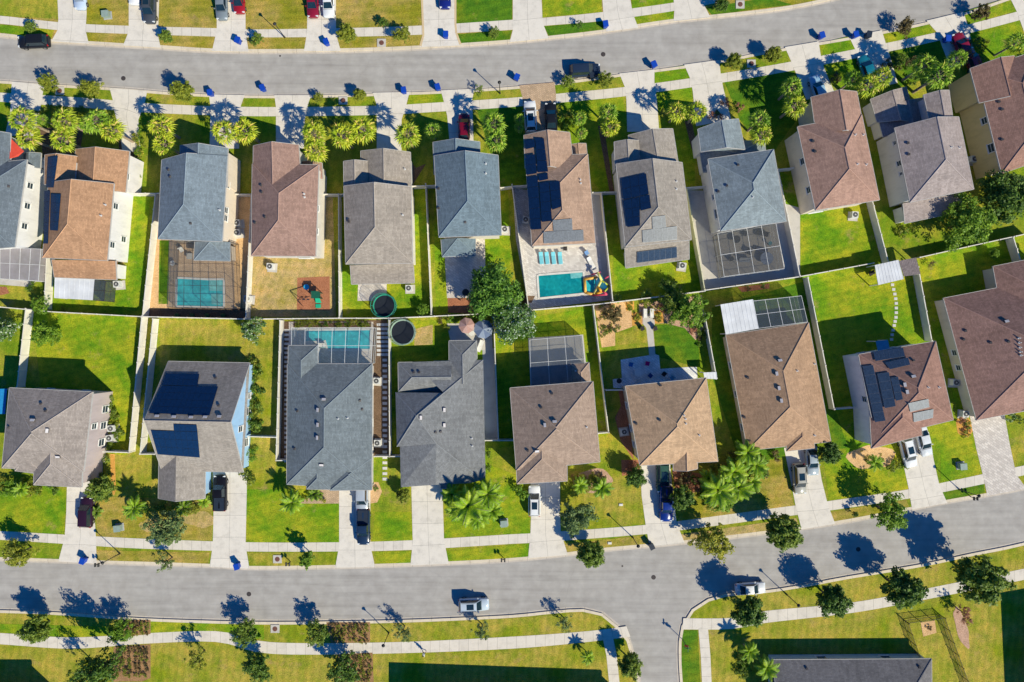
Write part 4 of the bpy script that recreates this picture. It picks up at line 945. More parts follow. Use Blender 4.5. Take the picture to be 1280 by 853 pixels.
# ---------------------------------------------------------------- screen cages, patio roofs
scr = screen_mat('insect_screen_grey', (.08,.09,.10), .28); scr_d = screen_mat('insect_screen_dark', (.05,.07,.10), .55); bronze = plain('bronze_frame', (.05,.04,.04), .5); white_fr = plain('white_frame', (.72,.72,.72), .5)
def cage(tl, c, h, nx, ny, label, fm, sm, flat=True, slope=0.0):
    q = [W(tl(*p), h) for p in c]
    if slope:
        for i in (2,3): q[i].z -= slope
    ce = centroid(q); ce.z = 0; root = empty('screen_enclosure', ce, label, 'pool cage'); fr = MB(); sc_ = MB()
    at = lambda u, v: q[0].lerp(q[1], u).lerp(q[3].lerp(q[2], u), v)
    r = .034
    for i in range(nx+1): fr.tube(at(i/nx,0)-ce, at(i/nx,1)-ce, r, r, 4)
    for j in range(ny+1): fr.tube(at(0,j/ny)-ce, at(1,j/ny)-ce, r, r, 4)
    for i in range(nx+1):
        for v in (0,1):
            p = at(i/nx, v)-ce; fr.tube(p, (p.x, p.y, 0), r, r, 4)
    for j in range(1, ny):
        for u in (0,1):
            p = at(u, j/ny)-ce; fr.tube(p, (p.x, p.y, 0), r, r, 4)
    qq = [a-ce for a in q]
    for i in range(4):
        a, b_ = qq[i], qq[(i+1)%4]
        for z in (.05, a.z*.45): fr.tube((a.x,a.y,z), (b_.x,b_.y,z), r*.8, r*.8, 4)
        sc_.add([a, b_, (b_.x,b_.y,0), (a.x,a.y,0)], [(0,1,2,3)])
    sc_.add(qq, [(3,2,1,0)]); fr.build('frame', fm, root); sc_.build('screen', sm, root); return root
cage(E, [(0,518),(190,525),(178,672),(0,662)], 2.7, 4, 2, 'grey screened enclosure behind the left edge house', white_fr, screen_mat('insect_screen_pale', (.34,.31,.32), .85))
cage(P3, [(165,88),(762,95),(795,742),(145,728)], 2.9, 4, 3, 'dark framed screen cage over the turquoise pool', bronze, scr)
cage(E, [(438,668),(490,672),(482,766),(432,762)], 2.6, 1, 2, 'small dark screen beside white patio roof', bronze, scr_d)
cage(P9, [(245,290),(905,170),(1000,690),(320,780)], 2.8, 4, 2, 'white framed screened lanai over patio furniture', white_fr, screen_mat('insect_screen_charcoal', (.05,.06,.075), .55))
cage(PL3, [(172,215),(900,212),(880,532),(172,532)], 2.7, 6, 2, 'pale framed screen cage over the long pool', white_fr, screen_mat('insect_screen_blue', (.14,.20,.24), .25))
cage(K, [(212,188),(435,168),(455,370),(218,385)], 2.7, 3, 2, 'screened lanai behind square brown roofed house', white_fr, screen_mat('insect_screen_mid', (.12,.14,.17), .48))
cage(L, [(168,128),(335,110),(356,200),(188,222)], 2.8, 4, 2, 'dark glazed lanai beside white aluminium patio roof', white_fr, scr_d)
def flat_roof(tl, c, h, label, m, name='patio_roof', ribs=8):
    q = [W(tl(*p), h) for p in c]; ce = centroid(q); ce.z = 0; qq = [a-ce for a in q]; root = empty(name, ce, label, 'patio roof')
    mb = MB(); mb.prism([(a.x, a.y) for a in qq[::-1]], h-.12, h); 
    for i in range(ribs+1):
        a = qq[0].lerp(qq[1], i/ribs); b_ = qq[3].lerp(qq[2], i/ribs); mb.tube(a, b_, .035, .035, 4)
    mb.build('roof', m, root)
    for a in qq: p = MB(); a = a*.96; p.box((a.x, a.y, h/2-.06), (.12,.12,h-.12)); p.build('post', white_fr, root)
alw = plain('white_aluminium', (.70,.71,.73), .4, 0, .14, .5)
flat_roof(E, [(255,655),(438,665),(430,762),(252,752)], 2.6, 'white ribbed patio roof behind orange brown house', alw)
flat_roof(L, [(57,140),(168,122),(188,223),(75,243)], 2.8, 'white flat patio roof behind long brown roofed house', alw)
flat_roof(H, [(490,790),(590,768),(612,850),(505,875)], 2.5, 'white flat roofed shed at the rear fence', alw, 'shed')
flat_roof(H, [(594,772),(665,758),(683,828),(615,838)], 2.4, 'grey wooden slatted shed roof at the rear fence', plain('weathered_wood', (.22,.18,.18), .8, 0, .3, 4), 'pergola', 10)
flat_roof(PG, [(915,695),(1020,690),(1025,750),(925,745)], 2.2, 'small white storage shed beside pyramid roofed house', alw, 'shed', 4)
flat_roof(I, [(-60,365),(28,362),(20,470),(-60,470)], 2.2, 'bright blue canopy at the left edge', plain('blue_canvas', (.02,.25,.55), .6), 'canopy', 4)

flat_roof(L, [(592,266),(632,262),(640,300),(600,304)], 2.6, 'small light blue awning at back of white walled solar house', plain('awning_blue', (.05,.30,.52), .6), 'awning', 3)
# ---------------------------------------------------------------- pools
wt = water_mat('pool_water_turquoise', (.02,.36,.42), (.04,.50,.55)); wt2 = water_mat('pool_water_teal', (.005,.20,.24), (.01,.28,.30)); coping = concrete_mat('pool_coping', (.66,.64,.60))
def pool(tl, c, label, m, steps=None):
    q = [Vector((*W(tl(*p))[:2], 0)) for p in c]; ce = centroid(q); qq = [a-ce for a in q]; root = empty('swimming_pool', ce, label, 'pool')
    mb = MB(); mb.add([(a.x, a.y, .05) for a in qq], [up([Vector(a) for a in qq], tuple(range(len(qq))))]); mb.build('water', m, root)
    cp = MB()
    for i in range(len(qq)):
        a, b_ = qq[i], qq[(i+1)%len(qq)]; d = (b_-a).normalized(); n = Vector((d.y, -d.x, 0))
        if n.dot((a+b_)/2) < 0: n = -n
        cp.box(((a+b_)/2+n*.15+Vector((0,0,.05))), ((b_-a).length+.3*(i%2), .3, .12+.004*i), math.atan2(d.y, d.x))
    cp.build('coping', coping, root)
    for s_ in steps or []:
        ss = [Vector((*W(tl(*p))[:2], 0))-ce for p in s_]; sb = MB(); sb.add([(a.x, a.y, .057) for a in ss], [up(ss, tuple(range(len(ss))))]); sb.build('step', water_mat('pool_step_water', (.12,.42,.44), (.18,.50,.50)), root)
pool(P3, [(250,455),(545,470),(690,470),(690,725),(245,715)], 'turquoise pool inside dark framed cage', wt, [[(555,472),(688,474),(686,575),(555,570)],[(575,600),(680,602),(676,715),(580,700)]])
pool(P7, [(300,500),(800,460),(815,690),(315,745)], 'open teal rectangular pool beside inflatable slide', wt2, [[(660,472),(798,462),(800,520),(668,530)]])
pool(PL3, [(310,240),(870,235),(870,400),(500,405),(480,330),(300,330)], 'long turquoise pool inside pale framed cage', wt, [[(410,345),(482,342),(484,388),(415,390)]])

# ---------------------------------------------------------------- yard things
hv_w = plain('painted_metal_beige', (.62,.62,.60), .5)
def hvac(p, label, tl=P):
    c = W(tl(*p)); root = empty('air_conditioner', c, label, 'air conditioner', 'air conditioners beside the houses', rnd.uniform(-.15,.15))
    mb = MB(); mb.box((.1,-.1,.05), (1.5,1.4,.1)); mb.build('base_pad', slab, root)
    mb = MB(); mb.box((0,0,.55), (.95,.95,.9)); 
    for i in range(6): mb.box((0,0,.2+i*.13), (.98,.98,.03))
    mb.build('casing', hv_w, root); mb = MB(); mb.disc((0,0,1.0), .38, .03, 16); mb.disc((0,0,1.03), .1, .03, 8, 1)
    for i in range(5): mb.box((0,0,1.05), (.76,.015,.015), i*math.pi/5, 1)
    mb.build('fan_grille', [dark_metal, hv_w], root)
for p, l in (((150,356),'air conditioner below orange brown house'), ((340,334),'air conditioner at foot of reddish brown house'), ((512,361),'air conditioner near green rimmed trampoline'), ((631,288),'air conditioner right of slate blue house'),
    ((657,276),'air conditioner on left side of brown solar house'), ((851,333),'air conditioner below taupe solar house'), ((1065,270),'air conditioner below rosy brown house'), ((1213,201),'air conditioner beside the yellow wall'),
    ((143,535),'upper air conditioner of the pair at lower left house'), ((141,547),'lower air conditioner of the pair at lower left house'), ((473,553),'air conditioner right of slate roofed lower house'), ((299,280),'upper air conditioner right of caged pool house'),
    ((299,292),'lower air conditioner right of caged pool house'), ((779,539),'air conditioner left of pyramid roofed house'), ((1190,478),'dark air conditioner between the two maroon roofs'), ((1202,517),'air conditioner at corner of large maroon house'),
    ((472,476),'pool pump unit right of the long pool cage'), ((312,374),'pool pump at right of caged pool yard')): hvac(p, l)
green_box = plain('utility_green', (.28,.36,.32), .6)
for p, l in (((135,20),'green utility box on top left lawn'), ((150,659),'green utility box on lower left lawn'), ((630,653),'green utility box left of white suv lawn'), ((1200,582),'green utility box on lawn beside pale paver driveway')):
    c = W(p); root = empty('utility_box', c, l, 'utility box', 'green utility boxes on the lawns', .1); mb = MB(); mb.box((0,0,.05), (1.3,1.2,.1)); mb.build('base_pad', slab_grey, root)
    mb = MB(); mb.box((0,0,.45), (1.0,.9,.75)); mb.box((0,-.05,.85), (1.04,1.0,.06)); mb.build('casing', green_box, root)
bin_b = plain('blue_plastic', (.008,.06,.42), .45); bin_k = plain('black_plastic', (.02,.03,.05), .5)
def bin_(p, label, m=bin_b):
    c = W(p); root = empty('wheelie_bin', c, label, 'bin', 'wheeled bins at the kerb', rnd.uniform(-.5,.5))
    mb = MB(); vs = [(-.26,-.3,.08),(.26,-.3,.08),(.26,.3,.08),(-.26,.3,.08),(-.36,-.42,1.05),(.36,-.42,1.05),(.36,.42,1.05),(-.36,.42,1.05)]
    mb.add(vs, [(3,2,1,0),(4,5,6,7),(0,1,5,4),(1,2,6,5),(2,3,7,6),(3,0,4,7)]); mb.build('body', m, root)
    mb = MB(); mb.box((0,0,1.09), (.80,.92,.08)); mb.box((0,.5,1.07), (.7,.08,.05)); mb.build('lid', m, root)
    for s_ in (-1,1): mb = MB(); mb.tube((s_*.24,.33,.1), (s_*.32,.33,.1), .1, .1, 10); mb.build('wheel', dark_metal, root)
for p, l in (((300,54),'blue bin at top left driveway mouth'), ((266,119),'blue bin by third upper driveway'), ((410,56),'blue bin below red and white cars'), ((331,113),'blue bin in the gutter left of centre'), ((558,47),'blue bin below blue car at top'),
    ((506,116),'dark blue bin by fifth upper driveway'),((548,112),'blue bin by sixth upper driveway'), ((646,100),'blue bin left of tan paver driveway'), ((756,34),'blue bin on verge at top centre'), ((816,84),'blue bin in road by eighth driveway'),
    ((1024,48),'left blue bin of the upper right pair'), ((1066,47),'right blue bin of the upper right pair'), ((1180,52),'blue bin beside palm shadow at upper right'), ((108,699),'blue bin at lower left driveway'), ((299,706),'blue bin at blue house driveway')): bin_(p, l)
for p, l in (((1082,47),'black bin right of the blue pair'), ((739,97),'dark bin behind the black suv'), ((813,681),'black bin at pyramid roofed house driveway')): bin_(p, l, bin_k)
# trampolines
def trampoline(p, r, rim, label):
    c = W(p, .9); c.z = 0; root = empty('trampoline', c, label, 'trampoline'); mb = MB(); mb.disc((0,0,.86), r-.22, .02, 32); mb.build('mat', plain('trampoline_black', (.015,.02,.03), .6), root)
    mb = MB(); mb.ring((0,0,.88), r-.1, .12, 32); mb.build('rim_pad', rim, root); mb = MB(); mb.ring((0,0,2.5), r, .04, 28, 0, 4)
    for i in range(8):
        t = i*math.pi/4; mb.tube((r*math.cos(t), r*math.sin(t), 0), (r*math.cos(t), r*math.sin(t), 2.5), .04, .04, 5)
    mb.build('frame', rim, root); mb = MB(); n = 24
    vs = [(r*math.cos(2*math.pi*i/n), r*math.sin(2*math.pi*i/n), z) for z in (.9,2.5) for i in range(n)]; mb.add(vs, [(i,(i+1)%n,n+(i+1)%n,n+i) for i in range(n)]); mb.build('safety_net', screen_mat('net_mesh', (.02,.03,.03), .3), root)
trampoline(PT(118,185), 1.85, plain('rim_teal', (.03,.30,.20), .6), 'round trampoline with teal green rim behind taupe house'); trampoline(PT(248,372), 2.0, plain('rim_grey_green', (.30,.42,.34), .6), 'round trampoline with pale rim at grey roofed lower house')
def umbrella(p, r, cs, label):
    c = W(p, 2.3); c.z = 0; root = empty('patio_umbrella', c, label, 'umbrella', 'umbrellas on the corner patio'); mb = MB(); n = 8
    rim = [(r*math.cos(2*math.pi*i/n+.2), r*math.sin(2*math.pi*i/n+.2), 2.1) for i in range(n)]
    for i in range(n): mb.add([(0,0,2.65), rim[i], rim[(i+1)%n]], [(0,1,2)], i%2)
    mb.build('canopy', cs, root); mb = MB(); mb.tube((0,0,0), (0,0,2.75), .04, .03, 8); mb.disc((0,0,0), .35, .08, 12); mb.build('pole', dark_metal, root)
umbrella(PT(700,325), 1.25, [plain('canvas_pink', (.42,.24,.20), .8), plain('canvas_pink_pale', (.50,.31,.27), .8)], 'pinkish patio umbrella by the rear fence'); umbrella(PT(820,350), 1.5, [plain('canvas_blue', (.12,.16,.26), .8), plain('canvas_grey', (.26,.31,.40), .8)], 'blue grey patio umbrella by the rear fence')

# patio table sets and loungers
aqua = plain('aqua_cushion', (.16,.50,.60), .8, 0, .15); wicker = plain('dark_wicker', (.04,.035,.035), .7); pale = plain('white_cushion', (.72,.70,.66), .8)
def lounger(p, m, label, rz=0):
    c = W(p); c.z = .03; root = empty('sun_lounger', c, label, 'sun lounger', 'loungers beside the open pool', rz); mb = MB()
    mb.box((0,-.3,.3), (.62,1.3,.08)); rm = Matrix.Rotation(math.radians(35), 3, 'X'); mb.box((0,.6,.46), (.62,.75,.08), rot=rm); mb.build('cushion', m, root)
    mb = MB(); mb.box((0,-.1,.22), (.70,1.8,.06)); 
    for sx in (-.3,.3):
        for y in (-.9,.6): mb.box((sx,y,.12), (.05,.05,.22))
    mb.build('frame', white_fr, root)
for i, (x, l) in enumerate(((330,'first aqua lounger from the left beside open pool'),(396,'second aqua lounger from the left beside open pool'),(470,'third aqua lounger from the left beside open pool'),(545,'rightmost aqua lounger beside open pool'))): lounger(P7(x,300), aqua, l, .12)
lounger(P7(890,350), pale, 'white sun lounger right of the paver deck', .5)
def table(p, r, label, m=None, z=.74):
    c = W(p); c.z = .03; root = empty('patio_table', c, label, 'table', 'round patio tables'); mb = MB(); mb.disc((0,0,z), r, .04, 20); mb.build('tabletop', m or wicker, root); mb = MB(); mb.tube((0,0,0), (0,0,z), .05, .05, 8); mb.disc((0,0,0), r*.5, .05, 12); mb.build('pedestal', dark_metal, root)
def chair(p, label, m=None, rz=0, w_=.6, g='patio chairs on the terraces', name='patio_chair'):
    c = W(p); c.z = .03; m = m or wicker; root = empty(name, c, label, 'chair' if w_ < 1 else 'sofa', g, rz); mb = MB(); mb.box((0,0,.4), (w_,.58,.14)); mb.build('seat', m, root); mb = MB(); mb.box((0,.3,.65), (w_,.1,.5)); mb.build('backrest', m, root)
    for sx in (-1,1):
        for sy in (-1,1): mb = MB(); mb.box((sx*(w_/2-.05), sy*.24, .17), (.05,.05,.34)); mb.build('leg', dark_metal, root)
table(P9(440,365), .6, 'round dark table inside the screened lanai'); chair(P9(545,300), 'dark chair right of the round lanai table', rz=-.3); chair(P9(395,580), 'dark chair at lower left of the lanai', rz=2); 
chair(P9(740,300), 'wide dark sofa at top of the lanai', None, -.2, 1.9); chair(P9(735,480), 'wide dark sofa facing the lanai table', plain('navy_cushion', (.05,.06,.13), .8), 2.9, 1.8); table(P9(820,410), .3, 'small teal side table in the lanai', plain('teal_top', (.1,.35,.38), .5)); chair(P9(600,500), 'dark armchair in middle of the lanai', None, 1.2, .9); table(P9(780,580), 1.0, 'large round pale blue table in the lanai', plain('grey_top', (.22,.26,.36), .5))
chair(P9(540,600), 'pale grey bench at foot of the lanai', plain('grey_cushion', (.35,.36,.38), .8), 0, 1.7)
for x, y, l, m in ((315,630,'bright blue chair on the shaded terrace',plain('blue_seat',(.02,.16,.45),.6)), (450,622,'magenta chair on the shaded terrace',plain('magenta_seat',(.45,.01,.16),.6)), (475,720,'navy chair on the shaded terrace',plain('navy_seat',(.02,.08,.25),.6)), (387,760,'white chair at head of the terrace table',pale), (585,708,'dark chair near corner of the terrace',wicker), (652,738,'pale blue chair near terrace corner', plain('pale_blue_seat',(.15,.4,.6),.6))):
    chair(PG(x,y), l, m, rnd.uniform(-1,1))
table(PG(375,692), .65, 'white table on the shaded terrace', pale); table(PG(280,722), .28, 'small round side table on the shaded terrace', pale); table(PG(218,762), .4, 'round black fire bowl table on the terrace', wicker, .5)
for x, y, l in ((432,210,'left white garden bench on pale path'), (486,210,'right white garden bench on pale path')): chair(PG(x,y), l, pale, 1.57, 1.4, 'white benches in the gravel garden', 'garden_bench')
for x, y, l in ((410,335,'dark planter chair left of garden path'), (515,335,'dark planter chair right of garden path')): chair(PG(x,y), l, wicker, .4)
table(F(1048,728), .55, 'dark fire pit table on the leafy patio'); chair(P7(845,245), 'blue chair on the paver deck', plain('deck_blue_seat', (.2,.35,.6), .6), .6); chair(P7(600,195), 'dark chair at end of the aqua loungers')
chair(PT(800,470), 'pale long sofa on the corner patio', pale, 1.2, 1.9); table(PT(740,378), .45, 'small white table between the umbrellas', pale)
chair(P3(300,180), 'pale lounge chair in the caged pool area', pale, .5); chair(P3(385,240), 'grey lounge chair in the caged pool area', plain('grey_seat', (.4,.4,.4), .7), 1.57, .9); table(P3(225,310), .4, 'round table in corner of the pool cage', pale)
chair(PL3(450,368), 'white sun bed inside the long pool cage', pale, 0, 1.0); chair((1088,342), 'black garden cart beside white shed', wicker, .5, .9)
# dark planters by pool yards
for i, x in enumerate((260,405,550,705)):
    c = W(P3(x,812)); mb = MB(); mb.tube((0,0,0), (0,0,.45), .22, .3, 12); mb.ball((0,0,.6), (.38,.38,.3), 8, 1); o = mb.build('planter', [bin_k, plain('planter_green', (.04,.09,.03), .8)]); o.location = c; tag(o, 'small dark planter in the row behind the caged pool', 'planter', 'row of planters behind the caged pool')
# inflatable slide
c = W(P7(940,610)); root = empty('inflatable_slide', c, 'colourful inflatable water slide beside the teal pool', 'inflatable slide')
k = MPP*.11024; f_ = lambda x, y: ((x-940)*k, (610-y)*k)
def inf(name, c_, pts, r): 
    mb = MB()
    for (a, b_, za, zb) in pts: p, q = f_(*a), f_(*b_); mb.tube((p[0],p[1],za), (q[0],q[1],zb), r, r, 10); mb.ball((p[0],p[1],za), r, 8); mb.ball((q[0],q[1],zb), r, 8)
    return mb.build(name, plain('inflatable_'+name, c_, .3), root, smooth=True)
inf('splash_wall', (.75,.42,.08), [((820,540),(950,520),.3,.3),((820,540),(830,690),.3,.3),((830,690),(930,715),.3,.3)], .22)
mb = MB(); mb.add([(*f_(825,545), .12), (*f_(945,530), .12), (*f_(930,700), .12), (*f_(835,685), .12)], [(0,3,2,1)]); mb.build('splash_pool', wt, root)
mb = MB(); mb.add([(*f_(945,560), .2), (*f_(1000,500), 1.6), (*f_(1060,640), 1.6), (*f_(950,700), .3)], [(0,3,2,1)]); mb.build('slide_bed', plain('inflatable_sky', (.04,.40,.65), .3), root)
inf('slide_wall', (.82,.74,.22), [((960,480),(1000,560),1.7,1.5),((1000,560),(930,700),1.4,.5)], .2); inf('arch', (.62,.06,.12), [((980,470),(900,490),1.7,.8),((1040,540),(1070,520),1.9,1.9),((1050,710),(1010,690),1.9,1.9),((910,725),(1060,720),.5,1.6)], .12)
inf('tower', (.80,.36,.03), [((960,640),(1000,690),1.7,1.7),((990,690),(950,705),1.2,.7)], .2); inf('hoop', (.45,.52,.05), [((1010,570),(1095,620),1.6,.8),((1095,620),(1030,690),.8,1.5)], .14)
# play area
c = W(PP(905,530)); root = empty('play_set', c, 'green slide tower and swing beam on red mulch', 'play set'); k2 = MPP*.109375; g_ = lambda x, y, z: ((x-905)*k2, (530-y)*k2, z)
mb = MB(); mb.add([g_(870,540,.15),g_(935,540,.15),g_(930,470,1.2),g_(880,470,1.2)], [(0,1,2,3)]); mb.box(g_(897,575,.1), (.8,.6,.12)); mb.build('slide', plain('slide_green', (.02,.40,.24), .4), root)
mb = MB(); mb.box(g_(905,455,1.2), (1.1,1.0,.08)); mb.box(g_(905,455,2.1), (1.2,1.1,.08))
for x in (868,942):
    for y in (430,490): mb.box(g_(x,y,1.05), (.1,.1,2.1))
mb.build('tower', plain('tower_green', (.01,.10,.06), .6), root); mb = MB(); mb.tube(g_(850,470,2.0), g_(700,520,2.0), .06, .06, 6)
for a in ((690,480),(715,570)): mb.tube(g_(700,520,2.0), g_(*a,0), .05, .05, 6)
mb.build('swing_beam', plain('swing_brown', (.08,.04,.03), .7), root)
for x in (740,790): mb = MB(); mb.box(g_(x,500,.5), (.4,.2,.04)); mb.tube(g_(x-12,500,.5), g_(x-12,500,2.0), .012, .012, 4); mb.tube(g_(x+12,500,.5), g_(x+12,500,2.0), .012, .012, 4); mb.build('swing', bin_k, root)
c = W(PP(770,360)); root = empty('toy_table', c, 'small blue plastic play table on red mulch', 'play table'); mb = MB(); mb.disc((0,0,.45), .45, .06, 12); mb.build('tabletop', plain('toy_blue', (.03,.35,.62), .4), root)
for t in range(4): mb = MB(); mb.box((.28*math.cos(t*1.57+.7), .28*math.sin(t*1.57+.7), .22), (.08,.08,.45)); mb.build('leg', plain('toy_teal', (.02,.2,.3), .4), root)
# drains, manholes
iron = plain('rusty_iron', (.16,.07,.05), .7, 0, .3); iron_d = plain('dark_iron', (.06,.05,.05), .7)
for p, l in (((477,54),'storm drain inlet at the top between trees'), ((429,126),'storm drain inlet below the upper street'), ((347,699),'storm drain inlet on north kerb of lower street'), ((344,786),'storm drain inlet on south kerb of lower street'), ((925,6),'storm drain inlet at the top right kerb'), ((939,80),'storm drain inlet between two shrubs'), ((75,114),'round drain lid at upper left verge')):
    c = W(p); c.z = .02; root = empty('storm_drain', c, l, 'storm drain', 'storm drains along the kerbs'); mb = MB(); mb.box((0,0,.03), (1.35,1.25,.1)); mb.build('slab', slab, root); mb = MB(); mb.disc((0,0,.08), .38, .02, 20); mb.build('cover', iron, root)
for p, l in (((154,98),'manhole cover in upper street at left'), ((350,70),'tiny lid in upper street'), ((754,68),'manhole cover in upper street near centre'), ((311,743),'manhole cover in lower street at left'), ((817,722),'manhole cover near the junction'), ((778,708),'small valve lid near the junction'), ((1073,687),'manhole cover inside tree shadow')):
    c = W(p, -.1); c.z = -.143; mb = MB(); r = .36 if 'manhole' in l else .14; mb.disc((0,0,0), r, .012, 20); mb.disc((0,0,.012), r*.8, .004, 16); o = mb.build('manhole_cover', iron_d); o.location = c; tag(o, l, 'manhole cover', 'lids set in the road')
# lamps
lampm = plain('lamp_post_black', (.03,.03,.03), .5)
def lamp(p, label, h=4.3):
    c = W(p); root = empty('street_lamp', c, label, 'street lamp', 'black street lamps along the kerbs'); mb = MB(); mb.tube((0,0,0), (0,0,.5), .14, .1, 10); mb.tube((0,0,.5), (0,0,h-.3), .07, .05, 8); mb.build('pole', lampm, root)
    mb = MB(); mb.tube((0,0,h-.35), (0,0,h-.05), .12, .2, 8); mb.tube((0,0,h-.02), (0,0,h+.18), .28, .03, 8); mb.build('lantern', lampm, root)
for p, l in (((356,47),'street lamp on top left verge'), ((625,117),'street lamp between sixth driveway and blue bin'), ((150,692),'street lamp on lower left verge'), ((486,791),'street lamp beside lower sidewalk'), ((983,743),'street lamp right of parked white car at junction'), ((791,672),'street lamp in front of square brown roofed house'), ((1199,612),'street lamp near pale paver driveway')): lamp(p, l)
# mailboxes
for p, l in (((363,702),'pair of black mailboxes by storm drain'), ((629,697),'pair of black mailboxes near centre of lower street'), ((1213,621),'pair of black mailboxes near pale paver driveway'), ((127,703),'black mailboxes left on lower street')):
    c = W(p); root = empty('mailbox', c, l, 'mailbox', 'black mailboxes at the kerb'); mb = MB(); mb.box((0,0,.55), (.1,.1,1.1)); mb.box((0,0,1.05), (.7,.08,.08)); mb.build('post', lampm, root)
    for s_ in (-.25,.25): mb = MB(); mb.tube((s_,-.3,1.22), (s_,.25,1.22), .12, .12, 10); mb.box((s_,-.02,1.14), (.24,.55,.14)); mb.build('box', lampm, root)
# street sign
c = W(O(703,692)); root = empty('street_sign', c, 'street name sign on black post at junction', 'street sign'); mb = MB(); mb.tube((0,0,0), (0,0,3), .05, .05, 8); mb.build('post', lampm, root)
mb = MB(); mb.box((0,0,2.85), (.9,.03,.22)); mb.box((0,0,3.1), (.03,.9,.22)); mb.build('blade', plain('sign_green', (.02,.16,.08), .5), root); mb = MB(); mb.tube((0,.05,2.3), (0,.08,2.3), .36, .36, 8); mb.build('stop_plate', plain('sign_red', (.5,.02,.02), .5), root)
# white drain or sign stake on lawn, small posts
for p, l in (((776,631),'small pale stake box on lawn of square brown roofed house'), ((762,679),'small white utility lid on verge')):
    mb = MB(); mb.box((0,0,.06), (.6,.35,.12)); mb.box((0,0,.13), (.5,.27,.02)); o = mb.build('valve_box', pale); o.location = W(p); tag(o, l, 'valve box')
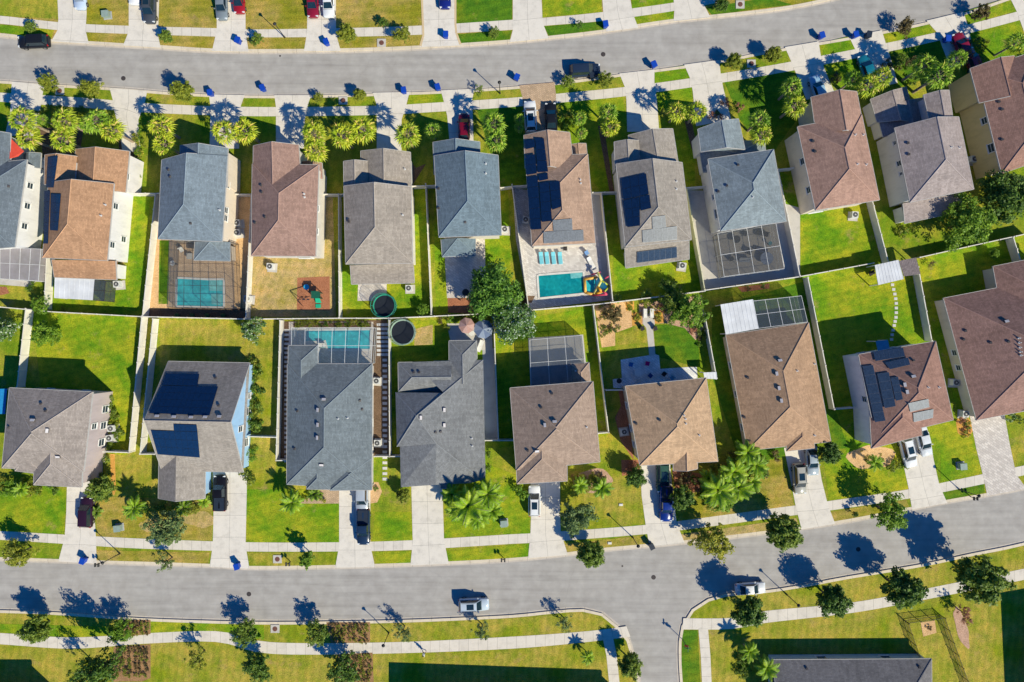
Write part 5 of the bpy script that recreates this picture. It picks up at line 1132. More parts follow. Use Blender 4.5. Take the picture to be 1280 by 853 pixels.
# ---------------------------------------------------------------- cars
tyre_m = plain('tyre_rubber', (.02,.02,.02), .8); rim_m = plain('alloy_rim', (.4,.4,.42), .3, .8); hl = plain('headlight_glass', (.75,.78,.8), .1); tl_ = plain('taillight_red', (.45,.01,.01), .2)
car_glass = plain('car_glass', (.012,.03,.045), .05, 0, .2, 1, .8)
def paint(name, c, rough=.22):
    m, nt, b = new_mat(name); b.inputs['Base Color'].default_value = (*c, 1); b.inputs['Roughness'].default_value = rough
    b.inputs['Metallic'].default_value = 0; b.inputs['Coat Weight'].default_value = .5 if max(c) > .1 else .12; b.inputs['Specular IOR Level'].default_value = .5 if max(c) > .1 else .2; b.inputs['Coat Roughness'].default_value = .05; return m
def car(p, heading, c, label, kind='suv', cat=None):
    """heading: direction of the front in image degrees (0 right, 90 up)"""
    L_, Wd, zb, zr = {'suv': (4.75,1.92,1.02,1.72), 'sedan': (4.7,1.82,.92,1.42), 'truck': (5.6,2.0,1.10,1.85), 'hatch': (4.2,1.78,.95,1.5)}[kind]
    loc = W(p, .9); loc.z = 0
    if loc.length > 0: pass
    on_road = False
    root = empty('parked_' + ('pickup' if kind == 'truck' else 'car'), loc, label, cat or ('pickup truck' if kind == 'truck' else 'car'), None, math.radians(heading))
    pm = paint('car_paint', c); hw = Wd/2
    st = [(-.5,.74,.78),(-.488,.86,.92),(-.46,.94,1.0),(-.40,.985,1.02),(-.30,1.0,1.02),(-.1,1.0,1.01),(.1,1.0,1.0),(.28,1.0,.97),(.38,.98,.93),(.44,.94,.88),(.48,.84,.80),(.5,.70,.70)]
    vs = []; n = 11
    for (x, wf, zf) in st:
        w_ = hw*wf; z = zb*zf
        ring = [(-w_*.90,.24),(-w_,.42),(-w_*1.0,z*.72),(-w_*.97,z*.9),(-w_*.90,z*.985),(0,z*1.02),(w_*.90,z*.985),(w_*.97,z*.9),(w_*1.0,z*.72),(w_,.42),(w_*.90,.24)]
        vs += [(x*L_, y, zz) for y, zz in ring]
    fs = [(i*n+j, (i+1)*n+j, (i+1)*n+(j+1)%n, i*n+(j+1)%n) for i in range(len(st)-1) for j in range(n)]
    fs += [tuple(range(n)), tuple(range((len(st)-1)*n, len(st)*n))[::-1]]
    mb = MB(); mb.add(vs, fs)
    if kind == 'truck': xr0, xr1, xt0, xt1 = -.10*L_, .24*L_, -.07*L_, .13*L_
    elif kind == 'suv': xr0, xr1, xt0, xt1 = -.475*L_, .25*L_, -.41*L_, .10*L_
    elif kind == 'hatch': xr0, xr1, xt0, xt1 = -.47*L_, .27*L_, -.36*L_, .09*L_
    else: xr0, xr1, xt0, xt1 = -.36*L_, .24*L_, -.20*L_, .07*L_
    bw = hw*.90; tw = hw*.70
    def cab(z0, z1, f):  # frustum points
        return [(xr0,-bw*.96,z0),(xr0,bw*.96,z0),(xr1,bw*.92,z0),(xr1,-bw*.92,z0),(xt0,-tw,z1),(xt0,tw,z1),(xt1,tw*.96,z1),(xt1,-tw*.96,z1)]
    c8 = cab(zb*.99, zr, 1); body = mb.build('body', pm, root, smooth=True)
    rb = MB(); rb.add(c8, [(0,1,5,4),(1,2,6,5),(2,3,7,6),(3,0,4,7)]); 
    nx = 5; pts = []
    for i in range(nx+1):
        x = xt0 + (xt1-xt0)*i/nx; cz = zr + .055*math.sin(math.pi*(i+.3)/(nx+.6)); pts += [(x,-tw,zr),(x,-tw*.6,cz),(x,0,cz+.012),(x,tw*.6,cz),(x,tw,zr)]
    rb.add(pts, [(i*5+j, (i+1)*5+j, (i+1)*5+j+1, i*5+j+1) for i in range(nx) for j in range(4)]); rb.build('cabin', pm, root, smooth=False)
    def pane(name, a, b_, c_, d, ins=.09):
        q = [Vector(c8[k]) for k in (a, b_, c_, d)]; ce = sum(q, Vector())/4; nn = (q[1]-q[0]).cross(q[3]-q[0]).normalized()
        if nn.dot(ce-Vector((0,0,.8))) < 0: nn = -nn
        mb = MB(); qq = [v.lerp(ce, ins)+nn*.02 for v in q]; mb.add(qq, [(0,1,2,3)]); return mb.build(name, car_glass, root)
    pane('windshield', 2, 3, 7, 6, .07); pane('rear_window', 0, 1, 5, 4, .12)
    pane('side_window', 1, 2, 6, 5, .1); pane('side_window', 3, 0, 4, 7, .1)
    if kind in ('suv',) and rnd.random() < .7:
        mb = MB(); xm = (xt0+xt1)/2+.25; mb.add([(xm-.55,-.42,zr+.075),(xm-.55,.42,zr+.075),(xm+.55,.42,zr+.075),(xm+.55,-.42,zr+.075)], [(3,2,1,0)][::-1]); mb.build('sunroof', car_glass, root)
        for s_ in (-1,1): mb = MB(); mb.tube((xt0+.1,s_*tw*.92,zr+.09), (xt1-.1,s_*tw*.92,zr+.09), .025, .025, 6); mb.build('roof_rail', dark_metal, root)
    if kind == 'truck':
        mb = MB(); x0 = -.475*L_; x1 = -.115*L_; mb.add([(x0,-hw*.8,zb*1.035),(x0,hw*.8,zb*1.035),(x1,hw*.8,zb*1.035),(x1,-hw*.8,zb*1.035)], [(3,2,1,0)]); mb.build('bed_cover', bin_k, root)
        for s_ in (-1,1): mb = MB(); mb.box(((x0+x1)/2, s_*hw*.9, zb*1.06), (x1-x0, .1, .08)); mb.build('bed_rail', pm, root)
    for sx in (-.31,.31):
        for sy in (-1,1):
            mb = MB(); mb.tube((sx*L_, sy*(hw-.22), .34), (sx*L_, sy*(hw+.01), .34), .34, .34, 18); wh = mb.build('wheel', tyre_m, root); mb = MB(); mb.tube((sx*L_, sy*(hw+.0), .34), (sx*L_, sy*(hw+.022), .34), .21, .19, 12); mb.build('rim', rim_m, wh)
    for sy in (-1,1):
        mb = MB(); mb.box((.462*L_, sy*hw*.70, zb*.78), (.22,.34,.14), sy*-.35); mb.build('headlight', hl, root)
        mb = MB(); mb.box((-.475*L_, sy*hw*.76, zb*.86), (.14,.26,.2), sy*.3); mb.build('taillight', tl_, root)
        mb = MB(); mb.box((.15*L_, sy*(hw+.09), zb*1.0), (.14,.22,.14)); mb.build('side_mirror', pm, root)
    mb = MB(); mb.box((.492*L_, 0, zb*.55), (.06, hw*1.1, .22)); mb.build('grille', dark_metal, root)
    # seams on the hood: a thin dark line across
    mb = MB(); mb.box((.262*L_, 0, zb*1.0), (.03, hw*1.6, .012)); mb.build('hood_seam', dark_metal, root)
    return root
WH=(.78,.79,.80); BK=(.012,.014,.02); SV=(.36,.40,.44); RD=(.33,.012,.02); BL=(.008,.03,.22)
roadcars = []
def rcar(*a, **k):
    r = car(*a, **k); r.location.z = -.145; return r
car((99,-8), 270, (.50,.60,.75), 'pale blue white car nose down at top left edge', 'sedan'); car((186,9), 270, (.06,.07,.09), 'dark grey suv on top left driveway', 'suv'); car((167,-14), 270, WH, 'white car cut off by the top edge', 'sedan')
car((276,5), 272, (.20,.24,.27), 'grey sedan on driveway left of red car', 'sedan'); car((298,-1), 272, RD, 'red hatchback right of grey sedan at top', 'hatch'); car((390,2), 272, (.24,.01,.03), 'dark red sedan left of white sedan at top', 'sedan')
car((410,2), 272, WH, 'white sedan right of dark red sedan at top', 'sedan'); car((556,-9), 270, (.01,.02,.18), 'deep blue car cut off by the top edge', 'sedan')
rcar((40,51), 183, BK, 'black suv parked in the upper street at left', 'suv'); rcar((731.5,87), 3, (.02,.035,.07), 'dark navy suv parked in the upper street', 'suv')
car((663,145), 93, WH, 'white suv on tan paver driveway', 'suv'); car((689,147), 93, BK, 'black car right of white suv on tan paver driveway', 'sedan'); car((580,158), 90, (.17,.005,.02), 'dark red car in driveway shade of slate blue house', 'hatch')
car((1024,112), 110, (.30,.50,.68), 'light blue car in shaded driveway of rosy brown house', 'sedan'); car((1085,86), 110, (.01,.16,.24), 'dark teal car in palm shade', 'sedan'); car((1204,58), 112, (.24,.01,.03), 'dark red car upper one of two in palm shade', 'sedan'); car((1217,76), 112, (.3,.02,.04), 'red car lower one of two near yellow house', 'hatch')
car((107,641), 88, (.03,.012,.03), 'black car on first lower driveway', 'suv'); car((274.5,617), 90, (.010,.010,.014), 'black pickup beside front wing of blue house', 'truck'); car((452,621), 270, (.40,.44,.50), 'silver suv half under roof of slate house', 'suv'); car((454,659), 270, (.015,.035,.08), 'dark navy pickup on lower driveway', 'truck')
rcar((592,757), 2, (.50,.58,.66), 'silver blue suv parked in lower street', 'suv'); car((668,627), 90, WH, 'white suv in front of square brown roofed house', 'suv'); car((829,597), 270, (.04,.10,.08), 'dark green suv on driveway of pyramid roofed house', 'suv')
car((833,630), 270, BL, 'blue pickup on driveway of pyramid roofed house', 'truck'); rcar((939,737), 4, (.74,.75,.76), 'white car parked under dark tree by junction', 'sedan'); car((1000,599), 274, (.42,.40,.34), 'beige gold suv on driveway of long brown house', 'suv'); car((1016,576), 274, (.38,.44,.48), 'silver sedan right of beige suv', 'sedan')
car((1136,566), 284, WH, 'white suv left one of two at solar panel house', 'suv'); car((1156,552), 284, (.66,.68,.70), 'white sedan right one of two at solar panel house', 'sedan'); 

# ---------------------------------------------------------------- person on the sidewalk
def person(p, label):
    c = W(p); c.z = .02; root = empty('person', c, label, 'person', None, 2.2)
    vs = {'pel':(0,0,.92),'ch':(0,.02,1.25),'nk':(0,.03,1.46),'hd':(0,.05,1.56),'hl':(.1,0,.86),'kl':(.12,.16,.50),'fl':(.11,.20,.08),'tl':(.12,.36,.05),'hr':(-.1,0,.86),'kr':(-.11,-.04,.48),'fr':(-.11,-.28,.10),'tr':(-.11,-.14,.04),
          'sl':(.19,.02,1.40),'el':(.25,-.08,1.14),'wl':(.24,.04,.92),'sr':(-.19,.02,1.40),'er':(-.25,.08,1.14),'wr':(-.23,.26,.98)}
    ed = [('pel','ch'),('ch','nk'),('nk','hd'),('pel','hl'),('hl','kl'),('kl','fl'),('fl','tl'),('pel','hr'),('hr','kr'),('kr','fr'),('fr','tr'),('ch','sl'),('sl','el'),('el','wl'),('ch','sr'),('sr','er'),('er','wr')]
    rad = dict(pel=.15,ch=.15,nk=.06,hd=.07,hl=.11,kl=.065,fl=.045,tl=.04,hr=.11,kr=.065,fr=.045,tr=.04,sl=.07,el=.045,wl=.032,sr=.07,er=.045,wr=.032)
    ks = list(vs); me = bpy.data.meshes.new('body'); me.from_pydata([vs[k] for k in ks], [(ks.index(a), ks.index(b_)) for a, b_ in ed], [])
    ob = bpy.data.objects.new('body', me); col.objects.link(ob); ob.parent = root; m = ob.modifiers.new('skin', 'SKIN'); sm = ob.modifiers.new('s', 'SUBSURF'); sm.levels = sm.render_levels = 2
    for i, k in enumerate(ks): me.skin_vertices[0].data[i].radius = (rad[k], rad[k]*.85)
    me.skin_vertices[0].data[0].use_root = True; me.materials.append(plain('skin_tone', (.42,.24,.16), .6))
    mb = MB(); mb.ball((0,.06,1.63), (.085,.10,.125), 12); mb.ball((0,.165,1.62), (.014,.02,.02), 6); mb.build('head', plain('skin_tone', (.42,.24,.16), .6), root, smooth=True)
    mb = MB(); mb.ball((0,.045,1.67), (.095,.11,.11), 12); mb.build('hair', plain('dark_hair', (.03,.02,.015), .7), root, smooth=True)
    mb = MB(); mb.tube((0,0,.95), (0,.02,1.30), .17, .20, 12); mb.tube((0,.02,1.30), (0,.03,1.45), .20, .08, 12)
    for s_ in (-1,1): mb.tube((s_*.16,.02,1.41), (s_*.245,-.05*s_,1.2), .085, .075, 8)
    mb.build('shirt', plain('white_shirt', (.75,.75,.73), .8), root, smooth=True)
    mb = MB(); mb.tube((0,0,.80), (0,0,.97), .19, .17, 12); mb.tube((.1,0,.88), (.12,.13,.55), .12, .10, 8); mb.tube((-.1,0,.88), (-.11,-.03,.55), .12, .10, 8); mb.build('shorts', plain('dark_shorts', (.02,.02,.03), .8), root, smooth=True)
person((531,814), 'walking person in white shirt and dark shorts on lower sidewalk')

# ---------------------------------------------------------------- trees
bark = plain('tree_bark', (.16,.12,.09), .9, 0, .35, 3); bark_p = plain('palm_bark', (.36,.28,.21), .9, 0, .3, 4)
lf = dict(mid=leaf_mat('leaves_mid', (.075,.16,.02), (.32,.42,.06)), dark=leaf_mat('leaves_dark', (.035,.10,.018), (.19,.32,.045)),
          yellow=leaf_mat('leaves_yellow', (.20,.24,.025), (.50,.50,.06)), olive=leaf_mat('leaves_olive', (.14,.20,.02), (.40,.44,.05)),
          bright=leaf_mat('leaves_bright', (.09,.22,.015), (.30,.46,.04)), grey=leaf_mat('leaves_blue_green', (.10,.18,.06), (.30,.38,.14)),
          oak=leaf_mat('leaves_oak', (.04,.14,.02), (.26,.46,.05)), flower=leaf_mat('leaves_flowering', (.07,.18,.04), (.24,.38,.10), 1, (.72,.78,.66)),
          palm=leaf_mat('palm_fronds', (.30,.46,.025), (.66,.70,.05), .5, (.78,.60,.16)), palm2=leaf_mat('palm_fronds_green', (.17,.36,.03), (.40,.58,.05), .5, (.60,.62,.12)),
          queen=leaf_mat('feather_palm_fronds', (.17,.38,.015), (.44,.60,.035), .6), pink=leaf_mat('leaves_reddish', (.30,.12,.07), (.58,.30,.20), 1), rust=leaf_mat('leaves_rust', (.10,.09,.03), (.26,.19,.08)))
def leaf_cloud(mb, centers, per, lsz, r2, rg):
    for c, cr in centers:
        for _ in range(per):
            d = Vector((rg.gauss(0,1), rg.gauss(0,1), rg.gauss(0,1))).normalized()*cr*(rg.random()**.4)
            p = c + d; u = Vector((rg.gauss(0,1), rg.gauss(0,1), rg.gauss(0,.6))).normalized(); n = (d.normalized()*.6 + Vector((0,0,.8)) + Vector((rg.gauss(0,.5), rg.gauss(0,.5), rg.gauss(0,.5)))).normalized()
            u = (u - n*u.dot(n)).normalized(); v_ = n.cross(u); s_ = lsz*rg.uniform(.6,1.35)
            a = u*s_; b_ = v_*s_*.55; mb.add([p-a, p-a*.1+b_, p+a, p-a*.1-b_], [(0,1,2,3)])
def make_tree(r, rz, zc, nc, per, lsz, seed, spike=0, gap=0):
    rg = random.Random(seed); cl = []
    for i in range(nc):
        th = rg.random()*2*math.pi; cz = rg.uniform(-.75, 1); rr = math.sqrt(max(0, 1-cz*cz)); k = rg.uniform(.45, .92) if rg.random() < .8 else rg.uniform(.1,.5)
        if spike and rg.random() < spike: k *= rg.uniform(1.1, 1.3)
        lob = 1 + .14*math.sin(3*th+seed) + .08*math.sin(5*th+seed*2)
        if gap and math.sin(2*th+seed) > 1-gap*2: continue
        cl.append((Vector((math.cos(th)*rr*r*k*lob, math.sin(th)*rr*r*k*lob, zc+cz*rz*k)), r*rg.uniform(.13,.24)))
    mb = MB(); leaf_cloud(mb, cl, per, lsz, 0, rg)
    tb = MB(); fork = zc-rz*.55; tb.tube((0,0,0), (0,0,fork), .05*r+.05, .04*r+.03, 8)
    for c, cr in cl[::max(1, nc//14)]:
        mid = Vector((c.x*.45, c.y*.45, fork+(c.z-fork)*.55)); tb.tube((0,0,fork-.05), mid, .035*r, .022*r, 5, cap=False); tb.tube(mid, c, .022*r, .008*r, 5, cap=False)
    return mb, tb
hidden = []
_mesh = {}
def tree_proto(key, leaf, **k):
    if (key, leaf) in _mesh: return _mesh[(key, leaf)]
    if (key,) not in _mesh: _mesh[(key,)] = make_tree(**k)
    mb, tb = _mesh[(key,)]
    a = mb.build('crown', lf[leaf]); b_ = tb.build('trunk', bark); ms = (a.data, b_.data)
    bpy.data.objects.remove(a); bpy.data.objects.remove(b_); _mesh[(key, leaf)] = ms; return ms
KIND = dict(full=dict(r=2.5, rz=2.0, zc=3.3, nc=150, per=46, lsz=.17), loose=dict(r=2.5, rz=1.9, zc=3.2, nc=95, per=40, lsz=.16, spike=.3, gap=.04), sparse=dict(r=2.5, rz=2.0, zc=3.4, nc=50, per=30, lsz=.15, spike=.45, gap=.10),
            big=dict(r=4.5, rz=3.2, zc=4.8, nc=210, per=50, lsz=.21, spike=.35), cone=dict(r=2.2, rz=3.4, zc=4.4, nc=80, per=50, lsz=.17))
def tree(p, rpx, kind, leaf, label, name='tree', cat='tree', zs=1.0, group=None):
    var = rnd.randrange(3) if kind != 'big' else rnd.randrange(2); k = dict(KIND[kind]); k['seed'] = var*7+len(kind)
    ms = tree_proto(kind+str(var), leaf, **k); s_ = rpx*MPP/k['r']/1.05*(1-k['zc']*rpx*MPP/k['r']/CAM)
    zc = k['zc']*s_*zs; loc = W(p, zc); loc.z = 0; root = empty(name, loc, label, cat, group, rnd.uniform(0,6.28)); root.scale = (s_, s_, s_*zs)
    for nm, me in zip(('crown','trunk'), ms): o = bpy.data.objects.new(nm, me); col.objects.link(o); o.parent = root
    return root
def shrub_mesh(leaf, var):
    key = ('shrub', leaf, var)
    if key in _mesh: return _mesh[key]
    rg = random.Random(var+50); cl = [(Vector((rg.uniform(-.7,.7), rg.uniform(-.7,.7), rg.uniform(.3,.95))), .35) for _ in range(9)]; mb = MB(); leaf_cloud(mb, cl, 34, .12, 0, rg)
    a = mb.build('leaves', lf[leaf]); me = a.data; bpy.data.objects.remove(a); _mesh[key] = me; return me
def shrub(p, rpx, leaf, label, group=None, h=1.0, name='shrub'):
    s_ = rpx*MPP; o = bpy.data.objects.new(name, shrub_mesh(leaf, rnd.randrange(3))); col.objects.link(o); o.location = W(p); o.scale = (s_, s_, s_*h); o.rotation_euler = (0,0,rnd.uniform(0,6.28)); tag(o, label, 'shrub', group); return o
# fan palm: costapalmate fronds
def fan_mesh(leaf, var, kind='fan'):
    key = (kind, leaf, var)
    if key in _mesh: return _mesh[key]
    rg = random.Random(var*3+1); mb = MB(); tb = MB()
    if kind == 'fan':
        hgt = 5.6; nf = 24
        for i in range(nf):
            th = i*2.399+rg.uniform(-.15,.15); t_ = i/nf; el = math.radians(88-104*t_**.7 + rg.uniform(-7,7)); ln = .95+.3*rg.random(); d = Vector((math.cos(th)*math.cos(el), math.sin(th)*math.cos(el), math.sin(el)))
            b0 = Vector((0,0,hgt)); hub = b0+d*ln; side = Vector((-math.sin(th), math.cos(th), 0)); tb.tube(b0, hub, .03, .02, 4, mi=0, cap=False)
            fl = 1.2*rg.uniform(.85,1.12); nl = 9; tl0 = rg.uniform(-.35,.35); side = (side + Vector((0,0,tl0))).normalized()
            for j in range(nl):
                a = (j/(nl-1)-.5)*math.radians(165); ld = (d*math.cos(a)+side*math.sin(a)).normalized(); wv = (side*math.cos(a)-d*math.sin(a)).normalized(); l2 = fl*(1-.3*abs(a)/1.8)
                fold = .07*(1 if j % 2 else -1)
                m_ = hub+ld*l2*.55; e = hub+ld*l2+Vector((0,0,-.38*l2)); w2 = .095; upn = d.cross(side)
                mb.add([hub, m_-wv*w2+upn*fold, e, m_+wv*w2-upn*fold], [(0,1,2,3)])
        for i in range(14):   # old boots and hanging dry leaves
            th = rg.uniform(0,6.28); tb.tube((0,0,hgt-.7+rg.random()*.5), (math.cos(th)*.5, math.sin(th)*.5, hgt-.9-rg.random()*.4), .05, .03, 4)
        tb.tube((0,0,0), (.05,.03,hgt*.5), .24, .19, 10); tb.tube((.05,.03,hgt*.5), (0,0,hgt), .19, .22, 10)
    else:
        hgt = 3.6 if kind == 'feather' else .3; nf = 21
        for i in range(nf):
            th = i*2.399+rg.uniform(-.2,.2); el = math.radians(72-62*(i/nf)); fl = (2.7 if kind == 'feather' else 1.6)*rg.uniform(.85,1.1); side = Vector((-math.sin(th), math.cos(th), 0)); p = Vector((0,0,hgt)); d = Vector((math.cos(th)*math.cos(el), math.sin(th)*math.cos(el), math.sin(el))); ns = 13
            for j in range(ns):
                q = p+d*fl/ns; tb.tube(p, q, .02, .015, 3, cap=False); t = (j+.5)/ns; l2 = .62*math.sin(math.pi*min(1,t*.85+.15))**.6*(fl/2.7)
                for s_ in (-1,1):
                    for off in (0,.5):
                        o_ = p.lerp(q, off); e = o_+side*s_*l2+d*.25*l2+Vector((0,0,-.28*l2)); mb.add([o_-d*.06, e, o_+d*.10], [(0,1,2)])
                d = (d+Vector((0,0,-.105))).normalized(); p = q
        tb.tube((0,0,0), (0,0,hgt), .14, .11, 8)
    a = mb.build('fronds', lf[leaf]); b_ = tb.build('trunk', bark_p); ms = (a.data, b_.data); bpy.data.objects.remove(a); bpy.data.objects.remove(b_); _mesh[key] = ms; return ms
def palm(p, rpx, label, leaf='palm', kind='fan', group=None, name=None, zs=1.0):
    ms = fan_mesh(leaf, rnd.randrange(3), kind); base_r, zc = {'fan': (2.15,5.6), 'feather': (2.5,3.7), 'low': (1.5,.6)}[kind]
    s_ = rpx*MPP/base_r*(1-zc/CAM); loc = W(p, zc*s_*zs); loc.z = 0; root = empty(name or {'fan':'fan_palm','feather':'feather_palm','low':'palm_shrub'}[kind], loc, label, 'palm tree' if kind != 'low' else 'palm shrub', group, rnd.uniform(0,6.28)); root.scale = (s_, s_, s_*zs)
    for nm, me in zip(('fronds','trunk'), ms): o = bpy.data.objects.new(nm, me); col.objects.link(o); o.parent = root
GP = 'tall fan palms in front of the upper houses'
for p, r, l, lfk in ((A(115,600),18,'fan palm at far left, upper of two by red gable','palm'), (A(142,692),16,'fan palm touching the red gable, lower of two','palm'), (A(330,610),18,'fan palm above another, left of second driveway','palm'), (A(318,702),17,'fan palm right below its twin, left of second driveway','palm'),
    (A(490,610),18,'leafy fan palm nearest second driveway, upper left','palm2'), (A(560,655),17,'yellowish fan palm nearest second driveway, lower right','palm'), (A(440,625),12,'small fan palm filling the group left of second driveway','palm2'), (A(806,635),17,'fan palm left of blue grey pool house, upper','palm'), (A(822,725),16,'fan palm left of blue grey pool house, lower','palm'),
    (A(1120,660),17,'fan palm over third driveway, left one','palm'), (A(1225,655),17,'fan palm over third driveway, right one','palm'), (A(215,600),8,'tiny fan palm beside first driveway','palm2'),
    (B(292,670),17,'fan palm right of fourth driveway, upper','palm'), (B(298,755),16,'fan palm right of fourth driveway over reddish roof','palm'), (B(435,682),18,'fan palm left one of pair above taupe house','palm'), (B(535,648),18,'fan palm right one of pair above taupe house','palm'),
    (B(760,678),18,'single fan palm right of fifth driveway','palm'), (B(882,655),12,'small shaded fan palm left of sixth driveway','palm2'), (B(1190,622),17,'fan palm right of dark red car, upper','palm2'), (B(1200,705),16,'fan palm right of dark red car, lower','palm2'),
    (C(38,595),8,'thin fan palm left of white suv, upper','palm2'), (C(35,640),7,'thin fan palm left of white suv, lower','palm2'), (C(340,592),10,'small fan palm between black car and lawn, upper','palm2'), (C(346,668),9,'small fan palm between black car and lawn, lower','palm2'),
    (C(480,565),14,'fan palm on bright lawn left of eighth driveway, upper','palm2'), (C(492,640),14,'fan palm on bright lawn left of eighth driveway, lower','palm'), (C(822,562),14,'fan palm left one of pair above taupe solar house','palm'), (C(922,562),15,'fan palm right one of pair above taupe solar house','palm'),
    (C(1235,605),15,'fan palm right of ninth house garage, upper','palm2'), (C(1245,675),15,'fan palm right of ninth house garage, lower','palm'), (D(118,440),15,'fan palm left of light blue car, upper','palm2'), (D(132,530),16,'fan palm left of light blue car, lower','palm'),
    (D(425,400),13,'fan palm left one of cluster above rosy brown house','palm2'), (D(500,430),16,'fan palm in middle of cluster above rosy brown house','palm'), (D(565,390),15,'fan palm right one of cluster above rosy brown house','palm'),
    (D(780,330),17,'fan palm left one of cluster above mauve grey house','palm2'), (D(850,385),19,'fan palm right one of cluster above mauve grey house','palm2'), (D(945,300),14,'loose fan palm near two red cars','palm2'), (D(1240,215),14,'fan palm at right edge, upper','palm2'), (D(1275,310),15,'fan palm at right edge, lower','palm2')):
    palm(p, r, l, lfk, 'fan', GP)
for p, r, l, k_ in ((N(185,95),17,'feathery palm on front lawn of slate roofed lower house','feather'), (N(280,60),11,'small feathery palm beside the tan entry walk','low'), (N(930,110),27,'large bright feathery palm beside grey roofed lower house','feather'), (N(1010,60),22,'bright feathery palm close to square brown roofed house','feather'), (N(860,60),16,'feathery palm in shade at grey roof corner','feather'),
    (R(450,200),15,'feathery palm in pink gravel bed','feather'), (R(1030,215),24,'bright feathery palm in front of pyramid roofed house','feather'), (R(1110,120),20,'bright palm between pyramid and long brown houses','feather'), (R(1220,90),17,'yellowish palm left of beige suv','feather'), (L(70,760),20,'bright palm low on the lawn of pyramid roofed house','feather'), (L(150,650),18,'yellowish palm under long brown roof','feather'),
    (L(590,685),12,'small feathery palm in pale gravel bed','feather'), (P(809,371),9,'low palm shrub at rear fence of taupe solar house','low'), (P(169,634),15,'bright low palm left of willowy tree','feather'), (M(770,120),12,'low palm under blue house front wing','low'), (P(772,373),7,'pale palm shrub by inflatable slide','low'),
    (P(958,836),17,'feathery palm left of the bottom right house','feather'), (P(937,815),14,'darker feathery palm at left of bottom right house','feather'), (P(735,822),10,'palm whose shadow lies on the bottom lawn','feather'), (P(120,640),9,'low palm right of black car','low')):
    palm(p, r, l, 'queen' if k_ != 'low' else 'bright', k_, 'feathery palms in the front gardens')
